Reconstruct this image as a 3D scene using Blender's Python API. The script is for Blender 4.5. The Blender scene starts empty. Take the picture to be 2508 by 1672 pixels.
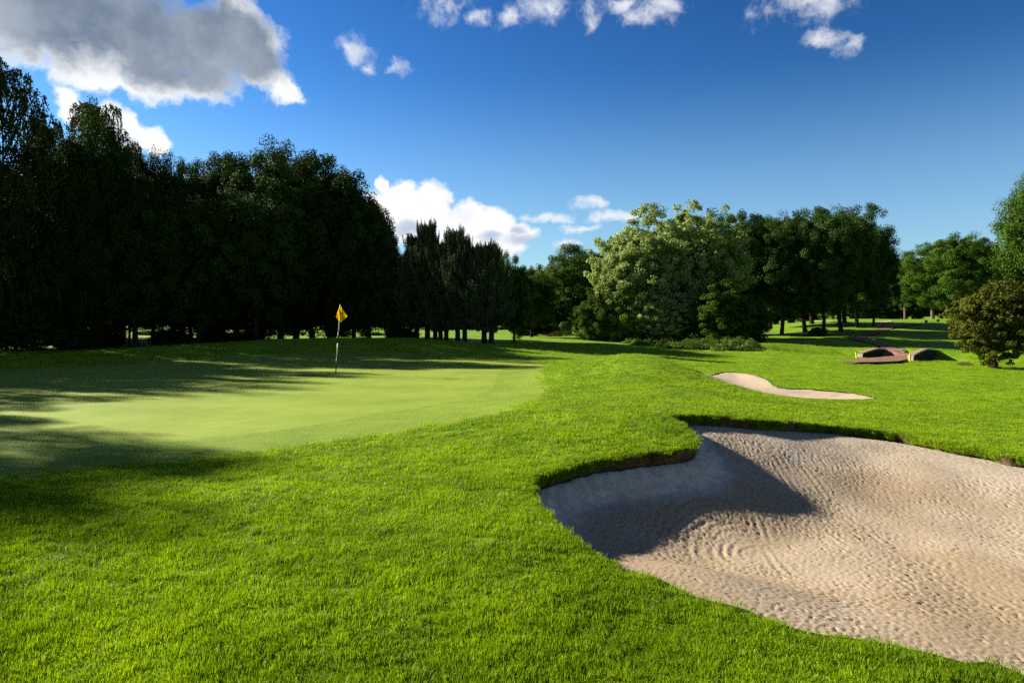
import bpy, math
import numpy as np
from mathutils import Vector
from mathutils.geometry import delaunay_2d_cdt

sc = bpy.context.scene
C = sc.collection
R = math.radians

# ------------------------------------------------------------------ camera
FPX, CX, CY, HORIZON = 1672.0, 1254.0, 836.0, 790.0     # focal length in pixels of the 2508 x 1672 photograph
PITCH = -math.atan((CY - HORIZON) / FPX)
EYE = np.array([0.0, 0.0, 1.6])
cam = bpy.data.cameras.new('camera')
cam.sensor_width = 36.0
cam.lens = 36.0 * FPX / 2508.0
cam.clip_start, cam.clip_end = 0.05, 6000
cam_o = bpy.data.objects.new('camera', cam)
cam_o.location = EYE
cam_o.rotation_euler = (math.pi / 2 + PITCH, 0, 0)
C.objects.link(cam_o)
sc.camera = cam_o

# ------------------------------------------------------------------ light
SUN_EL, SUN_AZ = R(26.5), R(-65.0)        # azimuth from +Y, clockwise positive: left and a little ahead
SUN = Vector((math.sin(SUN_AZ) * math.cos(SUN_EL), math.cos(SUN_AZ) * math.cos(SUN_EL), math.sin(SUN_EL)))
sun = bpy.data.lights.new('sun', 'SUN')
sun.energy, sun.angle, sun.color = 5.0, R(0.53), (1.0, 0.93, 0.80)
sun_o = bpy.data.objects.new('sun', sun)
sun_o.rotation_euler = SUN.to_track_quat('Z', 'Y').to_euler()
sun_o.location = SUN * 200
C.objects.link(sun_o)

sc.view_settings.view_transform = 'Standard'
sc.view_settings.look = 'None'
sc.view_settings.exposure = 1.6
sc.view_settings.gamma = 1.0
sc.cycles.use_denoising = False
sc.cycles.max_bounces = 6
sc.cycles.diffuse_bounces = 3
sc.cycles.transmission_bounces = 4
sc.cycles.transparent_max_bounces = 4
sc.cycles.sample_clamp_indirect = 4

# ------------------------------------------------------------------ node helpers
class NT:
    def __init__(s, tree):
        s.t = tree; s.n = tree.nodes; s.l = tree.links
    def add(s, typ, **kw):
        n = s.n.new(typ)
        for k, v in kw.items(): setattr(n, k, v)
        return n
    def put(s, sock, v):
        if isinstance(v, bpy.types.NodeSocket): s.l.new(v, sock)
        elif v is not None: sock.default_value = v
    def math(s, op, a, b=None, c=None, clamp=False):
        n = s.add('ShaderNodeMath', operation=op, use_clamp=clamp)
        for i, v in enumerate((a, b, c)): s.put(n.inputs[i], v)
        return n.outputs[0]
    def vec(s, op, a, b=None, c=None, out=0):
        n = s.add('ShaderNodeVectorMath', operation=op)
        for i, v in enumerate((a, b, c)): s.put(n.inputs[i], v)
        return n.outputs[out]
    def mix(s, f, a, b, blend='MIX'):
        n = s.add('ShaderNodeMix', data_type='RGBA', blend_type=blend)
        s.put(n.inputs[0], f); s.put(n.inputs[6], a); s.put(n.inputs[7], b)
        return n.outputs[2]
    def sstep(s, v, a, b, lo=0.0, hi=1.0):
        n = s.add('ShaderNodeMapRange', interpolation_type='SMOOTHSTEP')
        s.put(n.inputs[0], v)
        for i, x in enumerate((a, b, lo, hi)): n.inputs[i + 1].default_value = x
        return n.outputs[0]
    def noise(s, vec, scale, detail=4, rough=0.55, dim='3D', dist=0.0):
        n = s.add('ShaderNodeTexNoise', noise_dimensions=dim)
        s.put(n.inputs['Vector'], vec)
        n.inputs['Scale'].default_value = scale; n.inputs['Detail'].default_value = detail
        n.inputs['Roughness'].default_value = rough; n.inputs['Distortion'].default_value = dist
        return n
def rgb(*c): return (c[0], c[1], c[2], 1.0)

# ------------------------------------------------------------------ sky and clouds
def azel(px, py):
    a, b = (px - CX) / FPX, (CY - py) / FPX
    y = math.cos(PITCH) - b * math.sin(PITCH); z = math.sin(PITCH) + b * math.cos(PITCH)
    return math.atan2(a, y), math.atan2(z, math.hypot(a, y))
SKY_STRENGTH = 0.075
def build_world():
    w = bpy.data.worlds.new('World'); sc.world = w; w.use_nodes = True
    t = NT(w.node_tree); t.n.clear()
    out = t.add('ShaderNodeOutputWorld'); bg = t.add('ShaderNodeBackground')
    t.l.new(bg.outputs[0], out.inputs[0]); bg.inputs[1].default_value = SKY_STRENGTH
    sky = t.add('ShaderNodeTexSky', sky_type='NISHITA')
    sky.sun_disc = False; sky.sun_elevation = SUN_EL; sky.sun_rotation = SUN_AZ % (2 * math.pi)
    sky.air_density = 1.0; sky.dust_density = 0.1; sky.ozone_density = 2.0; sky.altitude = 0
    hsv = t.add('ShaderNodeHueSaturation'); t.l.new(sky.outputs[0], hsv.inputs['Color'])
    hsv.inputs['Saturation'].default_value = 1.25
    gam = t.add('ShaderNodeGamma'); gam.inputs[1].default_value = 1.65      # a deep, polarised blue overhead
    t.l.new(t.vec('MULTIPLY', hsv.outputs[0], (0.19, 0.19, 0.19)), gam.inputs[0])
    G = 1.0 / (SKY_STRENGTH * 2 ** sc.view_settings.exposure)
    base = t.vec('MULTIPLY', gam.outputs[0], (0.78 * G, 0.77 * G, 0.72 * G))
    tc = t.add('ShaderNodeTexCoord'); sep = t.add('ShaderNodeSeparateXYZ'); t.l.new(tc.outputs['Generated'], sep.inputs[0])
    az = t.math('ARCTAN2', sep.outputs[0], sep.outputs[1]); el = t.math('ARCSINE', sep.outputs[2])
    cmb = t.add('ShaderNodeCombineXYZ'); t.l.new(az, cmb.inputs[0]); t.l.new(el, cmb.inputs[1])
    P0 = cmb.outputs[0]
    base = t.mix(t.sstep(el, 0.36, 0.03, 0.0, 0.62), base, rgb(0.36 * G, 0.60 * G, 0.86 * G))     # paler toward the horizon
    # warp the coordinates so that the cloud edges billow
    n1 = t.noise(P0, 9, 5, 0.6); n2 = t.noise(P0, 38, 4, 0.6)
    w1 = t.vec('SUBTRACT', n1.outputs['Color'], (0.5, 0.5, 0.5)); w2 = t.vec('SUBTRACT', n2.outputs['Color'], (0.5, 0.5, 0.5))
    P = t.vec('MULTIPLY_ADD', w1, (0.055, 0.045, 0), P0); P = t.vec('MULTIPLY_ADD', w2, (0.018, 0.016, 0), P)
    S = 2508 / 2352.0
    def field(blobs, vec):
        cur = None
        for (bx, by, rx, ry) in blobs:
            a0, e0 = azel(bx * S, by * S)
            ra = (azel((bx + rx) * S, by * S)[0] - azel((bx - rx) * S, by * S)[0]) / 2
            re = (azel(bx * S, (by - ry) * S)[1] - azel(bx * S, (by + ry) * S)[1]) / 2
            d = t.vec('MULTIPLY_ADD', vec, (1 / ra, 1 / re, 0), (-a0 / ra, -e0 / re, 0))
            L = t.vec('LENGTH', d, out=1)
            cur = L if cur is None else t.math('SMOOTH_MIN', cur, L, 0.25)
        return t.math('SUBTRACT', 1.0, cur)
    fine = t.noise(P0, 17, 9, 0.60).outputs[0]; finer = t.noise(P, 60, 6, 0.62).outputs[0]
    bil = t.math('ABSOLUTE', t.math('SUBTRACT', t.noise(P, 24, 6, 0.55).outputs[0], 0.5))
    det = t.math('ADD', t.math('MULTIPLY', fine, 0.7), t.math('MULTIPLY', finer, 0.3))
    det = t.math('SUBTRACT', t.math('MULTIPLY_ADD', bil, -0.9, det), 0.40)
    big = [(60, 30, 300, 125), (200, 60, 260, 130), (350, 90, 230, 115), (470, 110, 165, 100), (390, 185, 150, 50), (250, 165, 170, 45),
           (540, 60, 80, 75), (655, 205, 46, 28), (590, 180, 70, 30), (590, 120, 55, 65)]
    cum = [(165, 235, 60, 40), (225, 255, 60, 40), (262, 285, 50, 40), (310, 315, 40, 36), (362, 328, 36, 34),
           (880, 425, 18, 22), (925, 470, 48, 52), (990, 465, 40, 48), (950, 520, 100, 40), (890, 500, 60, 60),
           (1078, 505, 44, 42), (1060, 545, 70, 45), (1140, 515, 42, 42), (1190, 540, 48, 28), (1110, 570, 110, 24)]
    small = [(815, 118, 46, 38), (845, 145, 32, 24), (905, 150, 40, 24), (1035, 12, 72, 42), (1085, 42, 42, 22), (1180, 46, 34, 22),
             (1250, 18, 62, 48), (1345, 22, 44, 40), (1355, 48, 26, 24), (1490, 32, 62, 34), (1530, 8, 52, 24), (1430, 2, 44, 20),
             (1850, 12, 115, 42), (1900, 92, 46, 22), (1950, 108, 44, 22)]
    wisp = [(1255, 500, 66, 15), (1355, 468, 48, 18), (1390, 502, 85, 20), (1440, 498, 40, 16), (1335, 527, 48, 15), (1305, 566, 36, 16)]
    fb, fc, fs, fw = field(big, P), field(cum, P), field(small, P), field(wisp, P)
    ab = t.sstep(t.math('MULTIPLY_ADD', det, 1.7, fb), -0.10, 0.42)
    ac = t.sstep(t.math('MULTIPLY_ADD', det, 1.6, fc), -0.10, 0.36)
    as_ = t.sstep(t.math('MULTIPLY_ADD', det, 3.6, fs), 0.05, 1.55, 0, 0.90)
    aw = t.sstep(t.math('MULTIPLY_ADD', det, 2.6, fw), 0.0, 1.0, 0, 0.80)
    k = 0.86 / SKY_STRENGTH
    def col(r, g, b): return rgb(r * k, g * k, b * k)
    # thickness of the big cloud: thin fringes glow, the deep body is grey because the sun stands behind it
    body = field([(40, 0, 330, 130), (250, 30, 300, 135), (440, 85, 190, 125), (560, 100, 75, 95), (420, 160, 170, 60), (560, 150, 110, 60)], P)
    thick = t.sstep(t.math('MULTIPLY_ADD', det, 1.1, body), -0.30, 0.60)
    mott = t.sstep(t.noise(P0, 6.5, 6, 0.58).outputs[0], 0.34, 0.68)
    grey = t.mix(mott, col(0.058, 0.080, 0.118), col(0.150, 0.175, 0.205))
    cb = t.mix(thick, col(0.40, 0.41, 0.42), grey)
    thc = t.sstep(t.math('MULTIPLY_ADD', det, 0.6, field([(1205, 555, 80, 26), (1120, 550, 40, 25), (1190, 530, 35, 20), (230, 280, 60, 30), (940, 530, 70, 25), (290, 320, 40, 20)], P)), 0.0, 0.9)
    tex = t.sstep(t.noise(P, 16, 5, 0.55).outputs[0], 0.42, 0.72, 0, 0.45)
    cc = t.mix(t.math('MAXIMUM', thc, tex), col(0.42, 0.42, 0.42), col(0.21, 0.24, 0.29))
    res = t.mix(as_, base, col(0.34, 0.35, 0.37))
    res = t.mix(aw, res, col(0.36, 0.37, 0.385))
    res = t.mix(ac, res, cc)
    res = t.mix(ab, res, cb)
    # unseen broken cloud added behind and above the viewer as neutral fill light
    sd = t.vec('MULTIPLY', tc.outputs['Generated'], (1.0, 1.0, 2.2))
    oc = t.sstep(t.noise(sd, 1.9, 8, 0.58).outputs[0], 0.50, 0.64, 0, 0.9)
    away = t.math('MAXIMUM', t.sstep(t.math('ABSOLUTE', az), 0.95, 1.35), t.sstep(el, 0.72, 0.95))
    res = t.mix(t.math('MULTIPLY', oc, away), res, col(0.135, 0.128, 0.120))
    t.l.new(res, bg.inputs[0])
    w.cycles.sampling_method = 'MANUAL'; w.cycles.sample_map_resolution = 512
build_world()

# ------------------------------------------------------------------ numpy noise
def _hash(ix, iy, seed):
    h = (ix.astype(np.int64) * 374761393 + iy.astype(np.int64) * 668265263 + seed * 974634721) & 0xffffffff
    h = ((h ^ (h >> 13)) * 1274126177) & 0xffffffff
    return (h ^ (h >> 16)) & 0xffff
def perlin(x, y, seed=0):
    x = np.asarray(x, float); y = np.asarray(y, float)
    ix, iy = np.floor(x), np.floor(y); fx, fy = x - ix, y - iy
    u, v = fx * fx * fx * (fx * (fx * 6 - 15) + 10), fy * fy * fy * (fy * (fy * 6 - 15) + 10)
    def g(dx, dy):
        a = _hash(ix + dx, iy + dy, seed) * (2 * math.pi / 65536.0)
        return np.cos(a) * (fx - dx) + np.sin(a) * (fy - dy)
    a = g(0, 0) * (1 - u) + g(1, 0) * u; b = g(0, 1) * (1 - u) + g(1, 1) * u
    return (a * (1 - v) + b * v) * 1.5
def fbm(x, y, o=4, seed=0, gain=0.5):
    s, a = 0, 1.0
    for k in range(o):
        s = s + a * perlin(x, y, seed + k * 17); x = x * 2.03 + 5.1; y = y * 2.03 + 1.7; a *= gain
    return s
def sm(a, b, v):
    t = np.clip((np.asarray(v, float) - a) / (b - a), 0, 1); return t * t * (3 - 2 * t)
def gauss(x, y, cx, cy, sx, sy): return np.exp(-0.5 * (((x - cx) / sx) ** 2 + ((y - cy) / sy) ** 2))
def dseg(x, y, pts, closed=False):
    """distance to a polyline and the index of the nearest segment"""
    x = np.asarray(x, float); y = np.asarray(y, float)
    best = np.full(x.shape, 1e9); idx = np.zeros(x.shape, int); n = len(pts)
    for i in range(n if closed else n - 1):
        ax, ay = pts[i][0], pts[i][1]; bx, by = pts[(i + 1) % n][0], pts[(i + 1) % n][1]
        dx, dy = bx - ax, by - ay; L = dx * dx + dy * dy + 1e-12
        t = np.clip(((x - ax) * dx + (y - ay) * dy) / L, 0, 1)
        d = np.hypot(x - ax - t * dx, y - ay - t * dy)
        m = d < best; best = np.where(m, d, best); idx = np.where(m, i, idx)
    return best, idx
def inside(x, y, pts):
    r = np.zeros(np.shape(x), bool); n = len(pts)
    for i in range(n):
        ax, ay = pts[i][0], pts[i][1]; bx, by = pts[i - 1][0], pts[i - 1][1]
        c = ((ay > y) != (by > y)) & (x < (bx - ax) * (y - ay) / (by - ay + 1e-15) + ax)
        r ^= c
    return r
def sdf(x, y, pts):
    """positive inside"""
    d, _ = dseg(x, y, pts, True); return np.where(inside(x, y, pts), d, -d)

# ------------------------------------------------------------------ terrain
DITCH = [(4, 47), (11, 42.5), (16, 40.0), (19.5, 37.8), (21.6, 35.4), (24.4, 32.6), (28, 31.2), (31.5, 31.0)]
def H(x, y):
    x = np.asarray(x, float); y = np.asarray(y, float)
    q = x / np.maximum(y, 1.0)
    z = 0.42 * sm(28, 58, y)
    z = z - 0.30 * sm(3, 12, x) * (1 - sm(40, 60, y) * (1 - sm(0.3, 0.4, q)))
    z = z + 1.95 * sm(40, 86, y) * sm(0.24, 0.50, q)
    z = z + 0.50 * sm(-60, -150, x) * sm(0, 60, y) + 9.0 * sm(150, 420, np.hypot(x, y))
    z = z + 0.72 * gauss(x, y, -7.0, 34.5, 5.4, 2.6) + 0.40 * gauss(x, y, -15.5, 32.5, 4.2, 2.6)
    z = z + 0.62 * gauss(x, y, 3.3, 18.8, 1.35, 2.6) + 0.22 * gauss(x, y, 2.6, 14.5, 2.0, 3.6)
    z = z + 0.13 * gauss(x, y, 1.75, 9.2, 1.4, 1.3) + 0.055 * gauss(x, y, 0.9, 7.9, 1.2, 0.8) + 0.05 * gauss(x, y, -0.1, 5.9, 0.7, 1.3)
    z = z + 0.18 * sm(-6, 1.5, x) * np.exp(-((y - 10.0) / 3.0) ** 2) * (1 - sm(1.5, 5, x))
    z = z + 0.45 * gauss(x, y, 14.5, 41.5, 4.0, 1.5)                     # bank beyond the ditch
    z = z + 0.10 * fbm(x / 9.0, y / 9.0, 2, 3) * sm(18, 40, y) + 0.02 * fbm(x / 2.2, y / 2.2, 3, 9)
    z = z - 0.115 * np.logaddexp(0, (5.6 - y) * 1.6) / 1.6 * sm(-9, -3, -np.hypot(x, y)) - 0.05 * np.clip(x, 0, 6) * (1 - sm(4, 8, y)) * (1 - sm(6, 12, x))
    d, _ = dseg(x, y, [(20.5, 39.6), (24.8, 36.2), (28.2, 34.0), (31.5, 33.6)])
    z = z + 0.34 * np.exp(-(d / 1.1) ** 2) * sm(19, 22.5, x) * (1 - sm(29, 32, x))
    d, _ = dseg(x, y, DITCH)
    z = z - 1.0 * (1 - sm(0.35, 1.45, d)) * sm(14, 18, x) * (1 - sm(29.0, 31.5, x))
    return z
def ray(px, py):
    a, b = (px - CX) / FPX, (CY - py) / FPX
    return np.array([a, math.cos(PITCH) - b * math.sin(PITCH), math.sin(PITCH) + b * math.cos(PITCH)])
_T = np.exp(np.linspace(math.log(2.0), math.log(240.0), 2600))
def on_ground(px, py, fn=None):
    fn = fn or H
    d = ray(px, py); d = d / d[1]
    f = EYE[2] + d[2] * _T - fn(d[0] * _T, _T)
    k = np.argmax(f < 0)
    if not (f < 0).any(): k = len(_T) - 1
    if k == 0: k = 1
    t = _T[k - 1] + (_T[k] - _T[k - 1]) * f[k - 1] / (f[k - 1] - f[k] + 1e-12)
    return (float(d[0] * t), float(t))
def at_depth(px, py, D):
    d = ray(px, py); d = d / d[1]
    return np.array([d[0] * D, D, EYE[2] + d[2] * D])

def smooth_poly(pts, n=4, closed=True):
    """Catmull-Rom through the points"""
    out = []; N = len(pts); p = [np.array(q, float) for q in pts]
    for i in range(N if closed else N - 1):
        g = lambda k: p[k % N] if closed else p[min(max(k, 0), N - 1)]
        p0, p1, p2, p3 = g(i - 1), g(i), g(i + 1), g(i + 2)
        for j in range(n):
            t = j / n
            out.append(0.5 * (2 * p1 + (p2 - p0) * t + (2 * p0 - 5 * p1 + 4 * p2 - p3) * t * t + (3 * p1 - p0 - 3 * p2 + p3) * t ** 3))
    if not closed: out.append(p[-1])
    return [tuple(map(float, q)) for q in out]
def gpoly(px_list, extra=()): return [on_ground(*p) for p in px_list] + list(extra)

GREEN = smooth_poly(gpoly([(0, 1115), (119, 1106), (238, 1095), (357, 1086), (536, 1071), (714, 1050), (893, 1020), (1071, 990), (1161, 973),
                           (1202, 955), (1217, 934), (1220, 919), (1238, 907), (1280, 898), (1330, 893), (1300, 887), (1200, 882), (1000, 876),
                           (850, 873), (700, 875), (500, 884), (300, 894), (100, 904), (0, 909)], [(-20, 19), (-19.5, 15), (-15, 11), (-10, 9)]), 3)
FRINGE = smooth_poly(gpoly([(0, 1178), (119, 1163), (268, 1148), (417, 1136), (536, 1124), (714, 1100), (893, 1074), (1042, 1050), (1190, 1023),
                            (1290, 997), (1338, 973), (1347, 955), (1340, 931), (1337, 910), (1350, 895), (1330, 886), (1250, 877), (1100, 868), (900, 861),
                            (700, 865), (500, 877), (300, 889), (100, 899), (0, 903)], [(-21.5, 19.5), (-21, 14.5), (-16, 10), (-10, 7.6)]), 3)
B_STEEP = [(1303, 1182), (1315, 1165), (1367, 1150), (1450, 1128), (1511, 1120), (1589, 1110), (1645, 1105), (1689, 1097), (1704, 1085), (1699, 1068),
           (1684, 1053), (1667, 1038), (1645, 1026)]
B_FAR = [(1634, 1020), (1700, 1017), (1780, 1021), (1850, 1029), (1993, 1038), (2100, 1049), (2200, 1063), (2327, 1087), (2420, 1103), (2508, 1121)]
B_NEAR = [(2508, 1660), (2368, 1630), (2284, 1607), (2201, 1590), (2123, 1574), (2034, 1563), (1951, 1546), (1867, 1517), (1812, 1493), (1745, 1478),
          (1689, 1462), (1634, 1433), (1589, 1414), (1534, 1403), (1500, 1386), (1439, 1350), (1383, 1309), (1339, 1267), (1311, 1240), (1298, 1210)]
_bs = gpoly(B_STEEP); _bf = gpoly(B_FAR); _bn = gpoly(B_NEAR)
BUNKER = smooth_poly(_bs + _bf + [(7.8, 8.3), (8.7, 6.6), (8.3, 4.6), (6.9, 3.2), (4.8, 2.55), (3.2, 2.62)] + _bn, 4)
STEEP_LINE = _bn[-6:] + _bs; WALL_LINE = _bn[-3:] + _bs
FAR_LINE = _bf + [(7.8, 8.3), (8.7, 6.6), (8.3, 4.6)]
NEAR_LINE = [(8.3, 4.6), (6.9, 3.2), (4.8, 2.55), (3.2, 2.62)] + _bn[:-5]
SMALL_BUNKER = smooth_poly(gpoly([(1700, 906), (1770, 911), (1830, 915), (1868, 926), (1888, 938), (1905, 949), (1960, 952), (2030, 957), (2090, 963), (2130, 971),
                                  (2143, 977), (2090, 978.5), (2000, 977), (1930, 972), (1870, 962), (1800, 944), (1750, 928)]), 3)
PATH_PX = [(2205, 869), (2192, 857), (2172, 848.5), (2150, 841), (2118, 834), (2098, 829.5), (2112, 822), (2142, 812), (2170, 805), (2205, 799), (2245, 794)]
PATH = smooth_poly(gpoly(PATH_PX), 4, False)
APRON = smooth_poly(gpoly([(2056, 890.5), (2085, 884), (2110, 879.5), (2150, 876), (2185, 870), (2196, 866), (2232, 866), (2232, 874), (2218, 884), (2196, 890), (2150, 892), (2100, 892)]), 3)

# ------------------------------------------------------------------ mesh helpers
def mesh_obj(name, V, F, mats=(), parent=None, smooth=True, fmat=None):
    """V (n,3); F an (m,k) array or a list of faces"""
    me = bpy.data.meshes.new(name)
    V = np.asarray(V, np.float32)
    if isinstance(F, np.ndarray):
        m, k = F.shape
        me.vertices.add(len(V)); me.vertices.foreach_set('co', V.ravel())
        me.loops.add(m * k); me.loops.foreach_set('vertex_index', F.astype(np.int32).ravel())
        me.polygons.add(m); me.polygons.foreach_set('loop_start', np.arange(0, m * k, k, dtype=np.int32))
    else:
        me.from_pydata(V.tolist(), [], [list(map(int, f)) for f in F])
    if fmat is not None: me.polygons.foreach_set('material_index', np.asarray(fmat, np.int32))
    me.polygons.foreach_set('use_smooth', np.full(len(me.polygons), smooth))
    me.update(calc_edges=True)
    for m_ in (mats if isinstance(mats, (list, tuple)) else [mats]): me.materials.append(m_)
    o = bpy.data.objects.new(name, me); C.objects.link(o)
    if parent: o.parent = parent
    return o
def attr(o, name, vals, typ='FLOAT'):
    a = o.data.attributes.new(name, typ, 'POINT')
    a.data.foreach_set('value' if typ != 'FLOAT_VECTOR' else 'vector', np.asarray(vals, np.float32 if typ != 'INT' else np.int32).ravel())
def tag(o, label=None, cat=None, group=None, kind=None):
    if label: o['label'] = label
    if cat: o['category'] = cat
    if group: o['group'] = group
    if kind: o['kind'] = kind
    return o
def empty(name, loc, label, cat, group=None, rz=0.0):
    o = bpy.data.objects.new(name, None); C.objects.link(o); o.empty_display_size = 0.3
    o.location = loc; o.rotation_euler = (0, 0, rz)
    return tag(o, label, cat, group)
class MB:
    """collects simple shapes into one mesh"""
    def __init__(s): s.V = []; s.F = []; s.M = []; s.n = 0
    def add(s, V, F, m=0):
        s.V.append(np.asarray(V, float)); s.F += [[i + s.n for i in f] for f in F]; s.M += [m] * len(F); s.n += len(V)
    def tube(s, pts, rad, k=8, m=0, cap=True):
        pts = np.asarray(pts, float); n = len(pts); rad = np.broadcast_to(rad, (n,))
        T = np.gradient(pts, axis=0); T /= np.linalg.norm(T, axis=1)[:, None] + 1e-9
        V = []
        for i in range(n):
            a = np.cross(T[i], [0.31, 0.95, 0.05] if abs(T[i][2]) > 0.6 else [0, 0, 1]); a /= np.linalg.norm(a) + 1e-9; b = np.cross(T[i], a)
            for j in range(k):
                t = 2 * math.pi * j / k; V.append(pts[i] + rad[i] * (math.cos(t) * a + math.sin(t) * b))
        F = [[i * k + j, i * k + (j + 1) % k, (i + 1) * k + (j + 1) % k, (i + 1) * k + j] for i in range(n - 1) for j in range(k)]
        if cap: F += [list(range(k))[::-1], [(n - 1) * k + j for j in range(k)]]
        s.add(V, F, m)
    def box(s, c, d, rz=0.0, m=0, taper=1.0):
        V = []
        for z in (-1, 1):
            f = taper if z > 0 else 1
            for x, y in ((-1, -1), (1, -1), (1, 1), (-1, 1)):
                u, v = x * d[0] / 2 * f, y * d[1] / 2 * f
                V.append((c[0] + u * math.cos(rz) - v * math.sin(rz), c[1] + u * math.sin(rz) + v * math.cos(rz), c[2] + z * d[2] / 2))
        s.add(V, [[3, 2, 1, 0], [4, 5, 6, 7], [0, 1, 5, 4], [1, 2, 6, 5], [2, 3, 7, 6], [3, 0, 4, 7]], m)
    def beam(s, a, b, w, h, m=0):
        a, b = np.asarray(a, float), np.asarray(b, float); d = b - a; L = np.linalg.norm(d); d /= L
        n = np.cross(d, [0, 0, 1]); n /= np.linalg.norm(n) + 1e-9; u = np.cross(n, d)
        V = [p + sx * n * w / 2 + sz * u * h / 2 for p in (a, b) for sx, sz in ((-1, -1), (1, -1), (1, 1), (-1, 1))]
        s.add(V, [[3, 2, 1, 0], [4, 5, 6, 7], [0, 1, 5, 4], [1, 2, 6, 5], [2, 3, 7, 6], [3, 0, 4, 7]], m)
    def build(s, name, mats, parent=None, smooth=False, bevel=0.0):
        V = np.concatenate(s.V)
        if parent is not None: V = V - np.array(parent.location)
        o = mesh_obj(name, V, s.F, mats, parent, smooth, s.M)
        if bevel:
            b = o.modifiers.new('bevel', 'BEVEL'); b.width = bevel; b.segments = 2
        return o

# ------------------------------------------------------------------ materials
def new_mat(name):
    m = bpy.data.materials.new(name); m.use_nodes = True
    t = NT(m.node_tree); t.n.clear(); o = t.add('ShaderNodeOutputMaterial')
    return m, t, o
def principled(t, o, col, rough=0.8, spec=0.3, normal=None):
    b = t.add('ShaderNodeBsdfPrincipled'); t.put(b.inputs['Base Color'], col); t.put(b.inputs['Roughness'], rough)
    b.inputs['Specular IOR Level'].default_value = spec
    if normal is not None: t.l.new(normal, b.inputs['Normal'])
    t.l.new(b.outputs[0], o.inputs[0]); return b
def pos(t): return t.add('ShaderNodeNewGeometry').outputs['Position']
def simple_mat(name, c, rough=0.7, spec=0.3, var=0.25, scale=8.0, bump=0.0):
    m, t, o = new_mat(name); p = t.add('ShaderNodeTexCoord').outputs['Object']
    n = t.noise(p, scale, 5, 0.6)
    f = t.sstep(n.outputs[0], 0.3, 0.7)
    col = t.mix(f, rgb(*[x * (1 - var) for x in c]), rgb(*[min(1, x * (1 + var)) for x in c]))
    nrm = None
    if bump:
        b = t.add('ShaderNodeBump'); b.inputs['Strength'].default_value = bump; b.inputs['Distance'].default_value = 0.02
        t.l.new(t.noise(p, scale * 4, 4).outputs[0], b.inputs['Height']); nrm = b.outputs[0]
    principled(t, o, col, rough, spec, nrm); return m
def turf_mat(name, dark, light, fine_scale, bump, stripes=None, brown=0.0):
    m, t, o = new_mat(name); p = pos(t)
    a = t.noise(p, 0.55, 4, 0.6).outputs[0]; b = t.noise(p, fine_scale, 5, 0.7).outputs[0]; c = t.noise(p, 3.0, 4, 0.6).outputs[0]
    f = t.math('ADD', t.math('MULTIPLY', a, 0.40), t.math('ADD', t.math('MULTIPLY', b, 0.35), t.math('MULTIPLY', c, 0.25)))
    f = t.sstep(f, 0.34, 0.66)
    if stripes:
        dirv, wid, amt = stripes
        s = t.vec('DOT_PRODUCT', t.vec('MULTIPLY_ADD', t.noise(p, 0.25, 2).outputs['Color'], (1.2, 1.2, 0), p), (dirv[0], dirv[1], 0), out=1)
        s = t.math('SINE', t.math('MULTIPLY', s, math.pi / wid)); f = t.math('MULTIPLY_ADD', s, amt, f, clamp=True)
    col = t.mix(f, rgb(*dark), rgb(*light))
    if brown:
        g = t.sstep(t.noise(p, 1.7, 5, 0.65).outputs[0], 0.62, 0.78, 0, brown); col = t.mix(g, col, rgb(0.20, 0.15, 0.05))
    bp = t.add('ShaderNodeBump'); bp.inputs['Strength'].default_value = bump; bp.inputs['Distance'].default_value = 0.03
    t.l.new(b, bp.inputs['Height'])
    principled(t, o, col, 0.85, 0.12, bp.outputs[0]); return m
M = {}
M['rough'] = turf_mat('rough_turf', (0.065, 0.140, 0.003), (0.170, 0.285, 0.006), 22, 0.6)
M['green'] = turf_mat('green_turf', (0.138, 0.200, 0.011), (0.200, 0.262, 0.021), 60, 0.12, ((0.35, 0.94), 1.35, 0.17))
M['fringe'] = turf_mat('fringe_turf', (0.105, 0.170, 0.008), (0.180, 0.245, 0.015), 45, 0.5)
M['far_green'] = turf_mat('far_green_turf', (0.22, 0.28, 0.05), (0.28, 0.34, 0.08), 10, 0.1)
def sand_mat():
    m, t, o = new_mat('bunker_sand'); p = pos(t)
    big = t.noise(p, 0.7, 4, 0.6).outputs[0]; mid = t.noise(p, 9, 5, 0.65).outputs[0]; fine = t.noise(p, 70, 4, 0.7).outputs[0]
    col = t.mix(t.sstep(big, 0.35, 0.65), rgb(0.295, 0.222, 0.138), rgb(0.345, 0.275, 0.193))
    col = t.mix(t.sstep(fine, 0.35, 0.7), t.mix(0.30, col, rgb(0.15, 0.10, 0.06)), col)
    wall = t.add('ShaderNodeAttribute', attribute_name='wall').outputs['Fac']
    wcol = t.mix(t.sstep(mid, 0.3, 0.7), rgb(0.33, 0.295, 0.24), rgb(0.47, 0.43, 0.37))
    dirt = t.sstep(t.noise(p, 16, 5, 0.7).outputs[0], 0.60, 0.72)
    wcol = t.mix(dirt, wcol, rgb(0.13, 0.115, 0.08))
    spk = t.noise(p, 32, 3, 0.7).outputs['Color']; col = t.mix(0.16, col, t.mix(1.0, col, t.vec('MULTIPLY_ADD', spk, (3.0, 2.6, 2.8), (-0.5, -0.3, -0.4)), 'MULTIPLY'))
    col = t.mix(wall, col, wcol)
    bp = t.add('ShaderNodeBump'); bp.inputs['Strength'].default_value = 0.5; bp.inputs['Distance'].default_value = 0.01
    t.l.new(t.math('MULTIPLY', fine, 0.6), bp.inputs['Height'])
    principled(t, o, col, 0.95, 0.05, bp.outputs[0]); return m
M['sand'] = sand_mat()
M['pale_sand'] = simple_mat('pale_sand', (0.43, 0.335, 0.23), 0.95, 0.05, 0.10, 5.0, 0.6)
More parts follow.
